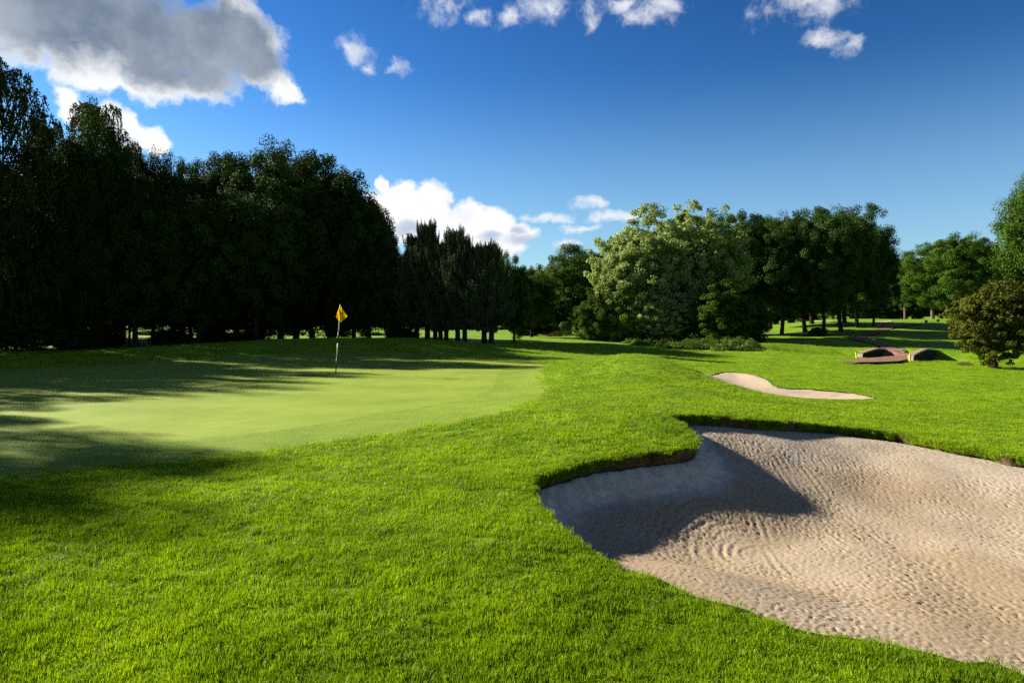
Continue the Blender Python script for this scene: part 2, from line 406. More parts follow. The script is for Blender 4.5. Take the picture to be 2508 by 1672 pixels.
M['soil'] = simple_mat('bunker_soil', (0.070, 0.048, 0.028), 0.95, 0.05, 0.45, 9.0, 1.0)
M['turf_face'] = simple_mat('turf_face', (0.060, 0.085, 0.012), 0.95, 0.05, 0.6, 5.0, 1.0)
M['path'] = simple_mat('red_shale', (0.185, 0.108, 0.072), 0.95, 0.05, 0.25, 3.0, 0.5)
M['bark'] = simple_mat('bark', (0.030, 0.023, 0.016), 0.95, 0.05, 0.4, 6.0, 0.8)
M['pale_bark'] = simple_mat('pale_bark', (0.13, 0.10, 0.075), 0.95, 0.05, 0.4, 6.0, 0.8)
M['birch_bark'] = simple_mat('birch_bark', (0.045, 0.040, 0.034), 0.9, 0.1, 0.5, 5.0, 0.6)
def leaf_mat(name, a, b, trans=0.30, spec=0.06, back=None):
    m, t, o = new_mat(name)
    tint = t.add('ShaderNodeAttribute', attribute_name='tint').outputs['Fac']
    rnd = t.add('ShaderNodeObjectInfo').outputs['Random']
    f = t.math('ADD', tint, t.math('MULTIPLY_ADD', rnd, 0.3, -0.15), clamp=True)
    col = t.mix(f, rgb(*a), rgb(*b))
    if back:
        bf = t.add('ShaderNodeNewGeometry').outputs['Backfacing']; col = t.mix(bf, col, rgb(*back))
    d = t.add('ShaderNodeBsdfPrincipled'); t.l.new(col, d.inputs['Base Color']); d.inputs['Roughness'].default_value = 0.75
    d.inputs['Specular IOR Level'].default_value = spec
    tr = t.add('ShaderNodeBsdfTranslucent'); t.l.new(t.mix(0.5, col, rgb(0.9, 1.0, 0.25), 'MULTIPLY'), tr.inputs[0])
    mx = t.add('ShaderNodeMixShader'); mx.inputs[0].default_value = trans
    t.l.new(d.outputs[0], mx.inputs[1]); t.l.new(tr.outputs[0], mx.inputs[2]); t.l.new(mx.outputs[0], o.inputs[0])
    return m
L = {}
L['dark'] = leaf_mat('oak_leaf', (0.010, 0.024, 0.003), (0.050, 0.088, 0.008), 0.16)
L['birch'] = leaf_mat('birch_leaf', (0.022, 0.032, 0.006), (0.060, 0.080, 0.014), 0.22)
L['pine'] = leaf_mat('pine_needle', (0.026, 0.042, 0.016), (0.105, 0.130, 0.058), 0.08)
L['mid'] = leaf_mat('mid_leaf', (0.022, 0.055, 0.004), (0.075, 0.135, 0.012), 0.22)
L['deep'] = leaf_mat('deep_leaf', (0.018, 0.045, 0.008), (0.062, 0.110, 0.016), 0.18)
L['pale'] = leaf_mat('pale_leaf', (0.150, 0.205, 0.042), (0.41, 0.48, 0.170), 0.40, 0.15)
L['lime'] = leaf_mat('lime_leaf', (0.050, 0.115, 0.006), (0.170, 0.270, 0.022), 0.25)
L['olive'] = leaf_mat('hawthorn_leaf', (0.034, 0.046, 0.005), (0.102, 0.110, 0.014), 0.2)
L['topiary'] = leaf_mat('clipped_yew', (0.035, 0.065, 0.008), (0.095, 0.145, 0.020), 0.1)
def blade_mat():
    m, t, o = new_mat('grass_blade'); p = pos(t)
    tint = t.add('ShaderNodeAttribute', attribute_name='tint').outputs['Fac']
    rnd = t.add('ShaderNodeObjectInfo').outputs['Random']
    big = t.sstep(t.noise(p, 0.9, 5, 0.65).outputs[0], 0.36, 0.64); mid = t.sstep(t.noise(p, 4.5, 3, 0.6).outputs[0], 0.36, 0.66)
    f = t.math('ADD', t.math('MULTIPLY', tint, 0.34), t.math('ADD', t.math('MULTIPLY', rnd, 0.14), t.math('MULTIPLY_ADD', big, 0.30, t.math('MULTIPLY', mid, 0.22))))
    col = t.mix(f, rgb(0.068, 0.150, 0.002), rgb(0.345, 0.490, 0.004))
    dry = t.add('ShaderNodeAttribute', attribute_name='dry').outputs['Fac']
    col = t.mix(dry, col, rgb(0.42, 0.38, 0.20))
    d = t.add('ShaderNodeBsdfPrincipled'); t.l.new(col, d.inputs['Base Color']); d.inputs['Roughness'].default_value = 0.5
    d.inputs['Specular IOR Level'].default_value = 0.18
    tr = t.add('ShaderNodeBsdfTranslucent'); t.l.new(t.mix(0.4, col, rgb(1.0, 1.0, 0.2), 'MULTIPLY'), tr.inputs[0])
    mx = t.add('ShaderNodeMixShader'); mx.inputs[0].default_value = 0.48
    t.l.new(d.outputs[0], mx.inputs[1]); t.l.new(tr.outputs[0], mx.inputs[2]); t.l.new(mx.outputs[0], o.inputs[0]); return m
M['blade'] = blade_mat()

# ------------------------------------------------------------------ ground sheet
def build_ground():
    az = np.radians(np.concatenate([np.arange(-180, -60, 4), np.arange(-60, -42, 1.0), np.arange(-42, 42.001, 0.125), np.arange(43, 60, 1.0), np.arange(60, 180, 4)]))
    r = [0.4]
    while r[-1] < 2400:
        q = r[-1]; r.append(q * (1.25 if q < 2.2 else 1.0045 if q < 14 else 1.009 if q < 60 else 1.02 if q < 260 else 1.15))
    r = np.array(r); na, nr = len(az), len(r)
    A, Rr = np.meshgrid(az, r); x, y = (np.sin(A) * Rr).ravel(), (np.cos(A) * Rr).ravel()
    rr = Rr.ravel(); cell = np.where(rr < 14, 0.0045, 0.009) * rr
    keep_out = np.zeros(x.shape, bool)
    for poly in (BUNKER, SMALL_BUNKER):
        p = np.array(poly); lo, hi = p.min(0) - 1, p.max(0) + 1
        m = np.where((x > lo[0]) & (x < hi[0]) & (y > lo[1]) & (y < hi[1]))[0]
        d, idx = dseg(x[m], y[m], poly, True); near = d < 0.62 * cell[m]
        k = m[near]; a = p[idx[near]]; b = p[(idx[near] + 1) % len(p)]; e = b - a
        t = np.clip(((x[k] - a[:, 0]) * e[:, 0] + (y[k] - a[:, 1]) * e[:, 1]) / ((e ** 2).sum(1) + 1e-12), 0, 1)
        x[k] = a[:, 0] + t * e[:, 0]; y[k] = a[:, 1] + t * e[:, 1]
    z = H(x, y)
    far = sm(300, 900, rr); z = z * (1 - far) + 9.6 * far
    m = np.where(rr < 45)[0]
    z[m] -= 0.07 * sm(0.02, 0.30, sdf(x[m], y[m], FRINGE))
    m = np.where((rr > 25) & (rr < 110) & (x > 5))[0]
    d, _ = dseg(x[m], y[m], PATH); z[m] -= 0.08 * (1 - sm(0.25, 0.75, d))
    z[m] -= 0.06 * sm(0.02, 0.25, sdf(x[m], y[m], APRON))
    V = np.stack([x, y, z], 1)
    i, j = np.meshgrid(np.arange(nr - 1), np.arange(na), indexing='ij'); j2 = (j + 1) % na
    F = np.stack([i * na + j, (i + 1) * na + j, (i + 1) * na + j2, i * na + j2], -1).reshape(-1, 4)
    c = V[F].mean(1)
    kill = np.zeros(len(F), bool)
    for poly in (BUNKER, SMALL_BUNKER):
        p = np.array(poly); lo, hi = p.min(0), p.max(0)
        m = np.where((c[:, 0] > lo[0]) & (c[:, 0] < hi[0]) & (c[:, 1] > lo[1]) & (c[:, 1] < hi[1]))[0]
        kill[m] |= inside(c[m, 0], c[m, 1], poly)
    F = F[~kill]
    V = np.concatenate([V, [[0, 0, float(H(0, 0))]]]); n = len(V) - 1
    o = mesh_obj('ground', V, F[:, ::-1].copy(), M['rough'])
    return tag(o, 'mown rough and fairway grass rolling away from the viewer', kind='structure')
ground = build_ground()

def sheet(name, poly, spacing, zfn, mat, dens=None):
    """an exact triangulated sheet inside a polygon"""
    p = np.array(poly); lo, hi = p.min(0), p.max(0)
    gx, gy = np.meshgrid(np.arange(lo[0], hi[0], spacing), np.arange(lo[1], hi[1], spacing)); gx, gy = gx.ravel(), gy.ravel()
    rs = np.random.RandomState(1); gx = gx + rs.uniform(-.2, .2, gx.shape) * spacing; gy = gy + rs.uniform(-.2, .2, gy.shape) * spacing
    k = sdf(gx, gy, poly) > spacing * 0.4
    pts = [Vector(q) for q in poly] + [Vector(q) for q in zip(gx[k], gy[k])]
    n = len(poly)
    vs, _, fs, *_ = delaunay_2d_cdt(pts, [(i, (i + 1) % n) for i in range(n)], [], 1, 1e-5)
    v = np.array([(q.x, q.y) for q in vs]); z = zfn(v[:, 0], v[:, 1])
    return mesh_obj(name, np.column_stack([v, z]), np.array([list(f) for f in fs]), mat)
def fringe_z(x, y): return H(x, y) + 0.004 - 0.022 * sm(0.05, 0.5, sdf(x, y, GREEN))
tag(sheet('fringe', FRINGE, 0.16, fringe_z, M['fringe']), 'short collar of grass round the putting green', kind='structure')
tag(sheet('putting_green', GREEN, 0.16, lambda x, y: H(x, y) + 0.003 + 0.006 * sm(0.0, 0.4, sdf(x, y, GREEN)), M['green']), 'smooth pale putting green', kind='structure')
tag(sheet('bridge_apron', APRON, 0.35, lambda x, y: np.maximum(H(x, y), -0.24) + 0.03, M['path']), 'red shale apron before the hump bridge', kind='structure')
def strip(name, line, width, zoff, mat):
    p = np.array(line); t = np.gradient(p, axis=0); t /= np.linalg.norm(t, axis=1)[:, None]; nrm = np.stack([t[:, 1], -t[:, 0]], 1)
    rs = np.random.RandomState(4); V = []; k = 7
    for i in range(len(p)):
        w = width * (1 + 0.14 * rs.uniform(-1, 1))
        for j in range(k):
            q = p[i] + nrm[i] * w * (j / (k - 1) - 0.5); V.append((q[0], q[1], float(H(*q)) + zoff))
    n = len(p); F = np.array([[i * k + j, i * k + j + 1, (i + 1) * k + j + 1, (i + 1) * k + j] for i in range(n - 1) for j in range(k - 1)])
    return mesh_obj(name, V, F, mat)
tag(strip('path', PATH, 0.95, 0.02, M['path']), 'red shale path winding uphill from the bridge', kind='structure')

# ------------------------------------------------------------------ sand bunkers
FLOOR = -0.47
def soft_dist(x, y, line, w=0.42, step=0.14):
    """a distance to a polyline without the creases of the plain one"""
    p = np.array(line); s = np.concatenate([[0], np.cumsum(np.linalg.norm(np.diff(p, axis=0), axis=1))]); u = np.arange(0, s[-1], step)
    acc = np.zeros(np.shape(x))
    for a, b in zip(np.interp(u, s, p[:, 0]), np.interp(u, s, p[:, 1])): acc = acc + np.exp(-np.hypot(x - a, y - b) / w)
    return np.maximum(0, -w * np.log(acc * step / (2 * w) + 1e-12))
def bunker_fields(x, y):
    ds, _ = dseg(x, y, STEEP_LINE); df = soft_dist(x, y, FAR_LINE); d = sdf(x, y, BUNKER)
    return ds, df, d
def sand_z(x, y, detail=True):
    ds, df, d = bunker_fields(x, y)
    dn = soft_dist(x, y, NEAR_LINE, 0.3)
    ws, wf, wn = 1 / (ds + 0.05) ** 2, 1 / (df + 0.05) ** 2, 1 / (dn + 0.05) ** 2
    lip = (0.14 * ws + 0.12 * wf + 0.07 * wn) / (ws + wf + wn)
    k = (0.36 * sm(-0.02, 0.36, ds) + 0.64 * sm(0.05, 1.5, ds)) * sm(-0.25, 2.6, df) * sm(-0.15, 1.3, dn)
    z = (H(x, y) - lip) * (1 - k) + FLOOR * k
    return np.where(d < 0, z - 0.5 * np.minimum(-d, 0.2), z)
RAKE_C = on_ground(1868, 1357, lambda x, y: FLOOR + 0 * x)
def rake(x, y):
    rx, ry = x - RAKE_C[0], y - RAKE_C[1]; r = np.hypot(rx, ry * 0.9); a = np.arctan2(ry, -rx)
    wob = 0.03 * perlin(x * 3, y * 3, 77)
    m = sm(0.10, 0.2, r) * (1 - sm(0.85, 1.25, r)) * (1 - sm(1.2, 1.9, np.abs(a - 0.1)))
    m = m * sm(-0.35, 0.25, fbm(x / 0.35, y / 0.35, 2, 91)); z = 0.0065 * m * np.sin((r + wob) * 2 * math.pi / 0.095) * (0.6 + 0.5 * perlin(r * 5, a * 0.7, 31))
    lines = [[(1610, 1180), (1800, 1150), (1900, 1140)], [(1870, 1165), (1990, 1260), (2090, 1330), (2290, 1450), (2430, 1560)], [(1960, 1180), (1990, 1200), (2060, 1250), (2200, 1320), (2508, 1480)],
             [(1690, 1085), (1745, 1120), (1750, 1145), (1700, 1165), (1560, 1185)], [(1840, 1240), (1890, 1330), (1940, 1380), (2080, 1440)], [(2100, 1275), (2260, 1370), (2310, 1350), (2330, 1400), (2450, 1480)]]
    for li in lines:
        p = [on_ground(q[0], q[1], lambda x, y: FLOOR + 0.08 + 0 * x) for q in li]; p = smooth_poly(p, 4, False)
        d, _ = dseg(x, y, p)
        z = z + 0.0030 * np.exp(-(d / 0.12) ** 2) * np.cos(d * 2 * math.pi / 0.085) * (0.5 + perlin(x * 2.5, y * 2.5, 5))
    return z
def build_sand():
    p = np.array(BUNKER); lo, hi = p.min(0) - 0.1, p.max(0) + 0.1
    # finer cells nearer the viewer
    y = [lo[1]]
    while y[-1] < hi[1]: y.append(y[-1] + 0.0026 * y[-1] + 0.001)
    gx = np.arange(lo[0], hi[0], 0.0125); gy = np.array(y); nx, ny = len(gx), len(gy)
    X, Y = np.meshgrid(gx, gy); x, y = X.ravel(), Y.ravel()
    ds, df, d = bunker_fields(x, y)
    z = sand_z(x, y)
    dw, _ = dseg(x, y, WALL_LINE); wall = (1 - sm(0.20, 0.56, dw + 0.10 * fbm(x * 2, y * 2, 3, 8))) * (d > -0.3)
    rough = (1 - wall)
    xa, ya, xb, yb = x * .79 + y * .61, y * .79 - x * .61, x * .33 - y * .94, y * .33 + x * .94
    lump = fbm(xb / 0.075, yb / 0.075, 3, 21, 0.55); lump2 = perlin(xa / 0.055, ya / 0.055, 50); lump3 = perlin(xb / 0.036, yb / 0.036, 71)
    patch = 0.6 + 0.5 * sm(-0.4, 0.5, fbm(x / 0.9, y / 0.9, 2, 14))
    z = z + rough * patch * (0.0012 * lump + 0.0014 * (0.35 - np.abs(lump2)) - 0.0130 * sm(0.22, 0.55, lump3) * sm(-0.5, 0.4, lump) + 0.0068 * perlin(xa / 0.030, ya / 0.030, 8)) + rough * rake(x, y)
    z = z + wall * 0.010 * fbm(x / 0.12, y / 0.25, 3, 4) + 0.035 * fbm(x / 1.3, y / 1.3, 2, 6) * sm(0.1, 0.8, d)
    i, j = np.meshgrid(np.arange(ny - 1), np.arange(nx - 1), indexing='ij')
    F = np.stack([i * nx + j, i * nx + j + 1, (i + 1) * nx + j + 1, (i + 1) * nx + j], -1).reshape(-1, 4)
    F = F[(d[F] > -0.06).all(1)]
    used, inv = np.unique(F, return_inverse=True); F = inv.reshape(-1, 4)
    o = mesh_obj('bunker_sand', np.stack([x, y, z], 1)[used], F, M['sand'])
    rim = (1 - sm(0.2, 1.5, df + 0.5 * fbm(x, y, 3, 33))) * 0.30 * (d > 0)
    attr(o, 'wall', np.maximum(wall, rim)[used])
    return tag(o, 'raked sand of the big near bunker', kind='structure')
build_sand()
tag(sheet('small_bunker_sand', SMALL_BUNKER, 0.12, lambda x, y: H(x, y) - 0.012 - 0.05 * sm(0, 0.9, sdf(x, y, SMALL_BUNKER)) + 0.010 * fbm(x / .18, y / .18, 3, 2), M['pale_sand']),
    'pale sand of the smaller bunker beyond the mound', kind='structure')
def resample(poly, step):
    p = np.array(poly + [poly[0]]); s = np.concatenate([[0], np.cumsum(np.linalg.norm(np.diff(p, axis=0), axis=1))])
    u = np.arange(0, s[-1], step); return np.column_stack([np.interp(u, s, p[:, 0]), np.interp(u, s, p[:, 1])])
def lip_strip(name, poly, step, depth, zlow, mats, matfn):
    p = resample(poly, step); n = len(p); t = np.roll(p, -1, 0) - np.roll(p, 1, 0); t /= np.linalg.norm(t, axis=1)[:, None]
    inn = np.stack([-t[:, 1], t[:, 0]], 1)
    if not inside(*(p[:1] + inn[:1] * 0.05).T, poly)[0]: inn = -inn
    rs = np.random.RandomState(5); V = []; k = 6
    z0 = H(p[:, 0], p[:, 1])
    for j in range(k):
        f = j / (k - 1)
        off = np.where(f < 0.2, 0.012, -0.03 * np.sin(f * 3)) + (0.012 * fbm(p[:, 0] * 6, p[:, 1] * 6 + j * 3.1, 3, 12) if j else 0)
        V.append(np.column_stack([p + inn * off[:, None] if np.ndim(off) else p + inn * off, z0 + 0.012 - f * depth]))
    V = np.concatenate(V)
    F = np.array([[j * n + i, j * n + (i + 1) % n, (j + 1) * n + (i + 1) % n, (j + 1) * n + i] for j in range(k - 1) for i in range(n)])
    return mesh_obj(name, V, F, mats, None, True, matfn(V[F].mean(1)))
def bank_mats(c):
    df, _ = dseg(c[:, 0], c[:, 1], FAR_LINE); ds, _ = dseg(c[:, 0], c[:, 1], STEEP_LINE)
    return np.where((df < ds) , np.where(fbm(c[:, 0] * 1.3, c[:, 1] * 1.3, 3, 44) > 0.22, 0, 1), 0)
tag(lip_strip('bunker_bank', BUNKER, 0.025, 0.34, 0, [M['soil'], M['turf_face']], bank_mats), 'dark soil lip under the turf edge of the near bunker', kind='structure')
tag(lip_strip('small_bunker_bank', SMALL_BUNKER, 0.06, 0.25, 0, [M['turf_face'], M['soil']], lambda c: np.zeros(len(c), int)), 'turf edge of the small bunker', kind='structure')

# far bunker and far green on the upper fairway
def patch_px(name, pts, mat, off, label):
    return tag(sheet(name, smooth_poly(gpoly(pts), 3), 0.6, lambda x, y: H(x, y) + off, mat), label, kind='structure')

# ------------------------------------------------------------------ grass blades
def tuft(name, seed, n, rad, hmin, hmax, wid):
    rs = np.random.RandomState(seed)
    a = rs.uniform(0, 2 * math.pi, n); rr = rad * np.sqrt(rs.uniform(0, 1, n)); bx, by = rr * np.cos(a), rr * np.sin(a)
    h = rs.uniform(hmin, hmax, n); w = wid * rs.uniform(0.7, 1.3, n); yaw = rs.uniform(0, 2 * math.pi, n)
    lean = rs.uniform(0.1, 0.75, n) * h; la = rs.normal(0.6, 1.3, n)
    V = np.zeros((n, 5, 3)); cx, cy = np.cos(yaw) * w / 2, np.sin(yaw) * w / 2
    for k, (f, g) in enumerate(((0, 1.0), (0.55, 0.8))):
        ox, oy = np.cos(la) * lean * f * f, np.sin(la) * lean * f * f
        V[:, 2 * k] = np.stack([bx + ox - cx * g, by + oy - cy * g, h * f * (1 - 0.1 * f) - 0.012 * (k == 0)], 1)
        V[:, 2 * k + 1] = np.stack([bx + ox + cx * g, by + oy + cy * g, h * f * (1 - 0.1 * f) - 0.012 * (k == 0)], 1)
    V[:, 4] = np.stack([bx + np.cos(la) * lean, by + np.sin(la) * lean, h * (1 - 0.35 * (lean / h))], 1)
    b = np.arange(n) * 5
    F = [[i, i + 1, i + 3, i + 2] for i in b] + [[i + 2, i + 3, i + 4] for i in b]
    o = mesh_obj(name, V.reshape(-1, 3), F, M['blade']); C.objects.unlink(o)
    attr(o, 'tint', np.repeat(rs.uniform(0, 1, n), 5)); attr(o, 'dry', np.repeat((rs.uniform(0, 1, n) < 0.005).astype(float), 5))
    return o
def scatter_grass():
    rs = np.random.RandomState(11)
    tufts = [tuft('grass_tuft', 100 + k, 105, 0.10, 0.016, 0.040, 0.0036) for k in range(7)]
    base = 420.0
    # radial density base*(5/r)^1.3 inside the fan the camera sees, with a margin
    r0, r1 = 2.0, 46.0
    N = int(base * 5 ** 1.3 * (2 * R(46)) * (r1 ** 0.7 - r0 ** 0.7) / 0.7 * 0.8)
    u = rs.uniform(0, 1, N); r = (r0 ** 0.7 + u * (r1 ** 0.7 - r0 ** 0.7)) ** (1 / 0.7)
    a = rs.uniform(-R(46), R(46), N); x, y = np.sin(a) * r, np.cos(a) * r
    sf = sdf(x, y, FRINGE); k = sf < 0.03 + 0.25 * rs.uniform(0, 1, N) ** 3
    k &= sdf(x, y, BUNKER) < -0.012; k &= sdf(x, y, SMALL_BUNKER) < -0.12; k &= sdf(x, y, APRON) < -0.05
    d, _ = dseg(x, y, PATH); k &= d > 0.7
    x, y, r, sf = x[k], y[k], r[k], sf[k]
    scl = np.clip((r / 5.0), 0.9, 20) ** 0.28 * rs.uniform(0.8, 1.2, len(x))
    hz = np.interp(r, [5, 8, 13, 20, 45], [1.0, 0.78, 0.50, 0.34, 0.26]) * (0.8 + 0.45 * sm(-0.5, 0.6, fbm(x / 0.7, y / 0.7, 3, 61)))
    z = H(x, y)
    rot = np.column_stack([rs.normal(0, .12, len(x)), rs.normal(0, .12, len(x)), rs.uniform(-0.6, 0.6, len(x)) + np.where(rs.uniform(0, 1, len(x)) < .3, rs.uniform(0, 6.3, len(x)), 0)])
    P = [np.column_stack([x, y, z])]; Q = [rot]; S = [np.column_stack([scl, scl, scl * hz])]
    # longer tufts leaning over the bunker edges
    for poly, step, ln in ((BUNKER, 0.011, 1.05),):
        p = resample(poly, step); n = len(p); t = np.roll(p, -1, 0) - np.roll(p, 1, 0); t /= np.linalg.norm(t, axis=1)[:, None]; inn = np.stack([-t[:, 1], t[:, 0]], 1)
        if not inside(*(p[:1] + inn[:1] * 0.05).T, poly)[0]: inn = -inn
        q = p - inn * rs.uniform(0.02, 0.12, n)[:, None]
        yaw = np.arctan2(inn[:, 1], inn[:, 0]) - 0.6 + rs.normal(0, 0.7, n)
        P.append(np.column_stack([q, H(q[:, 0], q[:, 1]) - 0.005])); Q.append(np.column_stack([rs.normal(0, .2, n), rs.normal(0, .2, n), yaw]))
        sc_ = rs.uniform(0.6, 1.0, n) * (ln if step < .03 else 1.6); S.append(np.column_stack([sc_ * 0.8, sc_ * 0.8, sc_ * rs.uniform(0.8, 1.3, n)]))
    # turf growing on the far face of the big bunker
    p = resample(BUNKER, 0.012); df, _ = dseg(p[:, 0], p[:, 1], FAR_LINE); ds, _ = dseg(p[:, 0], p[:, 1], STEEP_LINE)
    p = p[(df < 0.05) & (ds > 0.4)]; p = p[(fbm(p[:, 0] * 1.3, p[:, 1] * 1.3, 3, 44) < 0.30)]
    for f in (0.02, 0.06):
        n = len(p); q = p + rs.normal(0, 0.012, p.shape) - np.array([0.3, 1.0]) * (0.02)
        P.append(np.column_stack([q, H(q[:, 0], q[:, 1]) - f])); Q.append(np.column_stack([rs.uniform(0.7, 1.3, n), rs.normal(0, .25, n), rs.normal(0, .3, n)]))
        S.append(np.column_stack([rs.uniform(0.3, 0.5, n)] * 2 + [rs.uniform(0.5, 0.9, n)]))
    # grass hanging over the soil face of the lip, thick at the left end and thin along the nose
    p = resample(BUNKER, 0.009); t = np.roll(p, -1, 0) - np.roll(p, 1, 0); t /= np.linalg.norm(t, axis=1)[:, None]; inn = np.stack([-t[:, 1], t[:, 0]], 1)
    if not inside(*(p[:1] + inn[:1] * 0.05).T, BUNKER)[0]: inn = -inn
    ds, _ = dseg(p[:, 0], p[:, 1], STEEP_LINE)
    dens = 0.05 + 0.85 * (1 - sm(0.55, 1.15, p[:, 0])) + 0.22 * (fbm(p[:, 0] * 2.2, p[:, 1] * 2.2, 3, 19) > 0.15)
    k = (ds < 0.06) & (rs.uniform(0, 1, len(p)) < dens); p, inn = p[k], inn[k]
    for f in (0.005, 0.05):
        n = len(p); q = p + inn * 0.015 + rs.normal(0, .008, p.shape); w = rs.uniform(0.22, 0.42, n)
        P.append(np.column_stack([q, H(q[:, 0], q[:, 1]) - f - rs.uniform(0, .03, n)])); Q.append(np.column_stack([rs.uniform(1.2, 2.3, n), rs.normal(0, .15, n), np.arctan2(inn[:, 0], -inn[:, 1]) + rs.normal(0, .35, n)]))
        S.append(np.column_stack([w, w, rs.uniform(0.6, 1.5, n)]))
    P, Q, S = map(np.concatenate, (P, Q, S))
    me = bpy.data.meshes.new('rough_grass'); me.vertices.add(len(P)); me.vertices.foreach_set('co', P.astype(np.float32).ravel())
    o = bpy.data.objects.new('rough_grass', me); C.objects.link(o)
    attr(o, 'rot', Q, 'FLOAT_VECTOR'); attr(o, 'scl', S, 'FLOAT_VECTOR'); attr(o, 'pick', rs.randint(0, len(tufts), len(P)), 'INT')
    g = bpy.data.node_groups.new('scatter_blades', 'GeometryNodeTree')
    g.interface.new_socket('Geometry', in_out='INPUT', socket_type='NodeSocketGeometry'); g.interface.new_socket('Geometry', in_out='OUTPUT', socket_type='NodeSocketGeometry')
    t = NT(g); gi = t.add('NodeGroupInput'); go = t.add('NodeGroupOutput'); jn = t.add('GeometryNodeJoinGeometry')
    for tf in reversed(tufts):
        oi = t.add('GeometryNodeObjectInfo'); oi.inputs['Object'].default_value = tf; oi.inputs['As Instance'].default_value = True
        t.l.new(oi.outputs['Geometry'], jn.inputs[0])
    ip = t.add('GeometryNodeInstanceOnPoints'); t.l.new(gi.outputs[0], ip.inputs['Points']); t.l.new(jn.outputs[0], ip.inputs['Instance']); ip.inputs['Pick Instance'].default_value = True
    def na(nm, ty):
        n = t.add('GeometryNodeInputNamedAttribute', data_type=ty); n.inputs[0].default_value = nm; return n.outputs[0]
    t.l.new(na('pick', 'INT'), ip.inputs['Instance Index'])
    er = t.add('FunctionNodeEulerToRotation'); t.l.new(na('rot', 'FLOAT_VECTOR'), er.inputs[0]); t.l.new(er.outputs[0], ip.inputs['Rotation'])
    t.l.new(na('scl', 'FLOAT_VECTOR'), ip.inputs['Scale']); t.l.new(ip.outputs[0], go.inputs[0])
    md = o.modifiers.new('scatter', 'NODES'); md.node_group = g
    tag(o, 'blades of bright green grass in the rough', 'grass', kind='stuff')
scatter_grass()

# ------------------------------------------------------------------ foliage builders
def leaf_quads(P, N, ln, wd, tint, rs, axis=None):
    """one rhombus per leaf: centre P, normal N"""
    n = len(P); N = N / (np.linalg.norm(N, axis=1)[:, None] + 1e-9)
    A = rs.normal(0, 1, (n, 3)) if axis is None else axis
    T = A - (A * N).sum(1)[:, None] * N; T /= np.linalg.norm(T, axis=1)[:, None] + 1e-9; B = np.cross(N, T)
    ln = np.broadcast_to(ln, (n,))[:, None]; wd = np.broadcast_to(wd, (n,))[:, None]
    V = np.stack([P - T * ln * .5, P + B * wd * .5 + T * ln * 0.05, P + T * ln * .5, P - B * wd * .5 + T * ln * 0.05], 1).reshape(-1, 3)
    return V, np.arange(4 * n).reshape(n, 4), np.repeat(tint, 4)
def ball(rs, n):
    d = rs.normal(0, 1, (n, 3)); d /= np.linalg.norm(d, axis=1)[:, None]; return d
def crown_obj(V, F, tint, mat):
    o = mesh_obj('crown', V, F, mat, None, False); attr(o, 'tint', tint); return o
def fit(P, Hh, zb, Rr):
    """scale the leaf cloud so that top, bottom and radius come out as asked"""
    lo, hi = np.percentile(P[:, 2], 0.3), np.percentile(P[:, 2], 99.9)
    P[:, 2] = zb + (P[:, 2] - lo) * (Hh - zb) / (hi - lo)
    rx = np.percentile(np.hypot(P[:, 0], P[:, 1]), 98.5); P[:, :2] *= Rr / rx
    return P
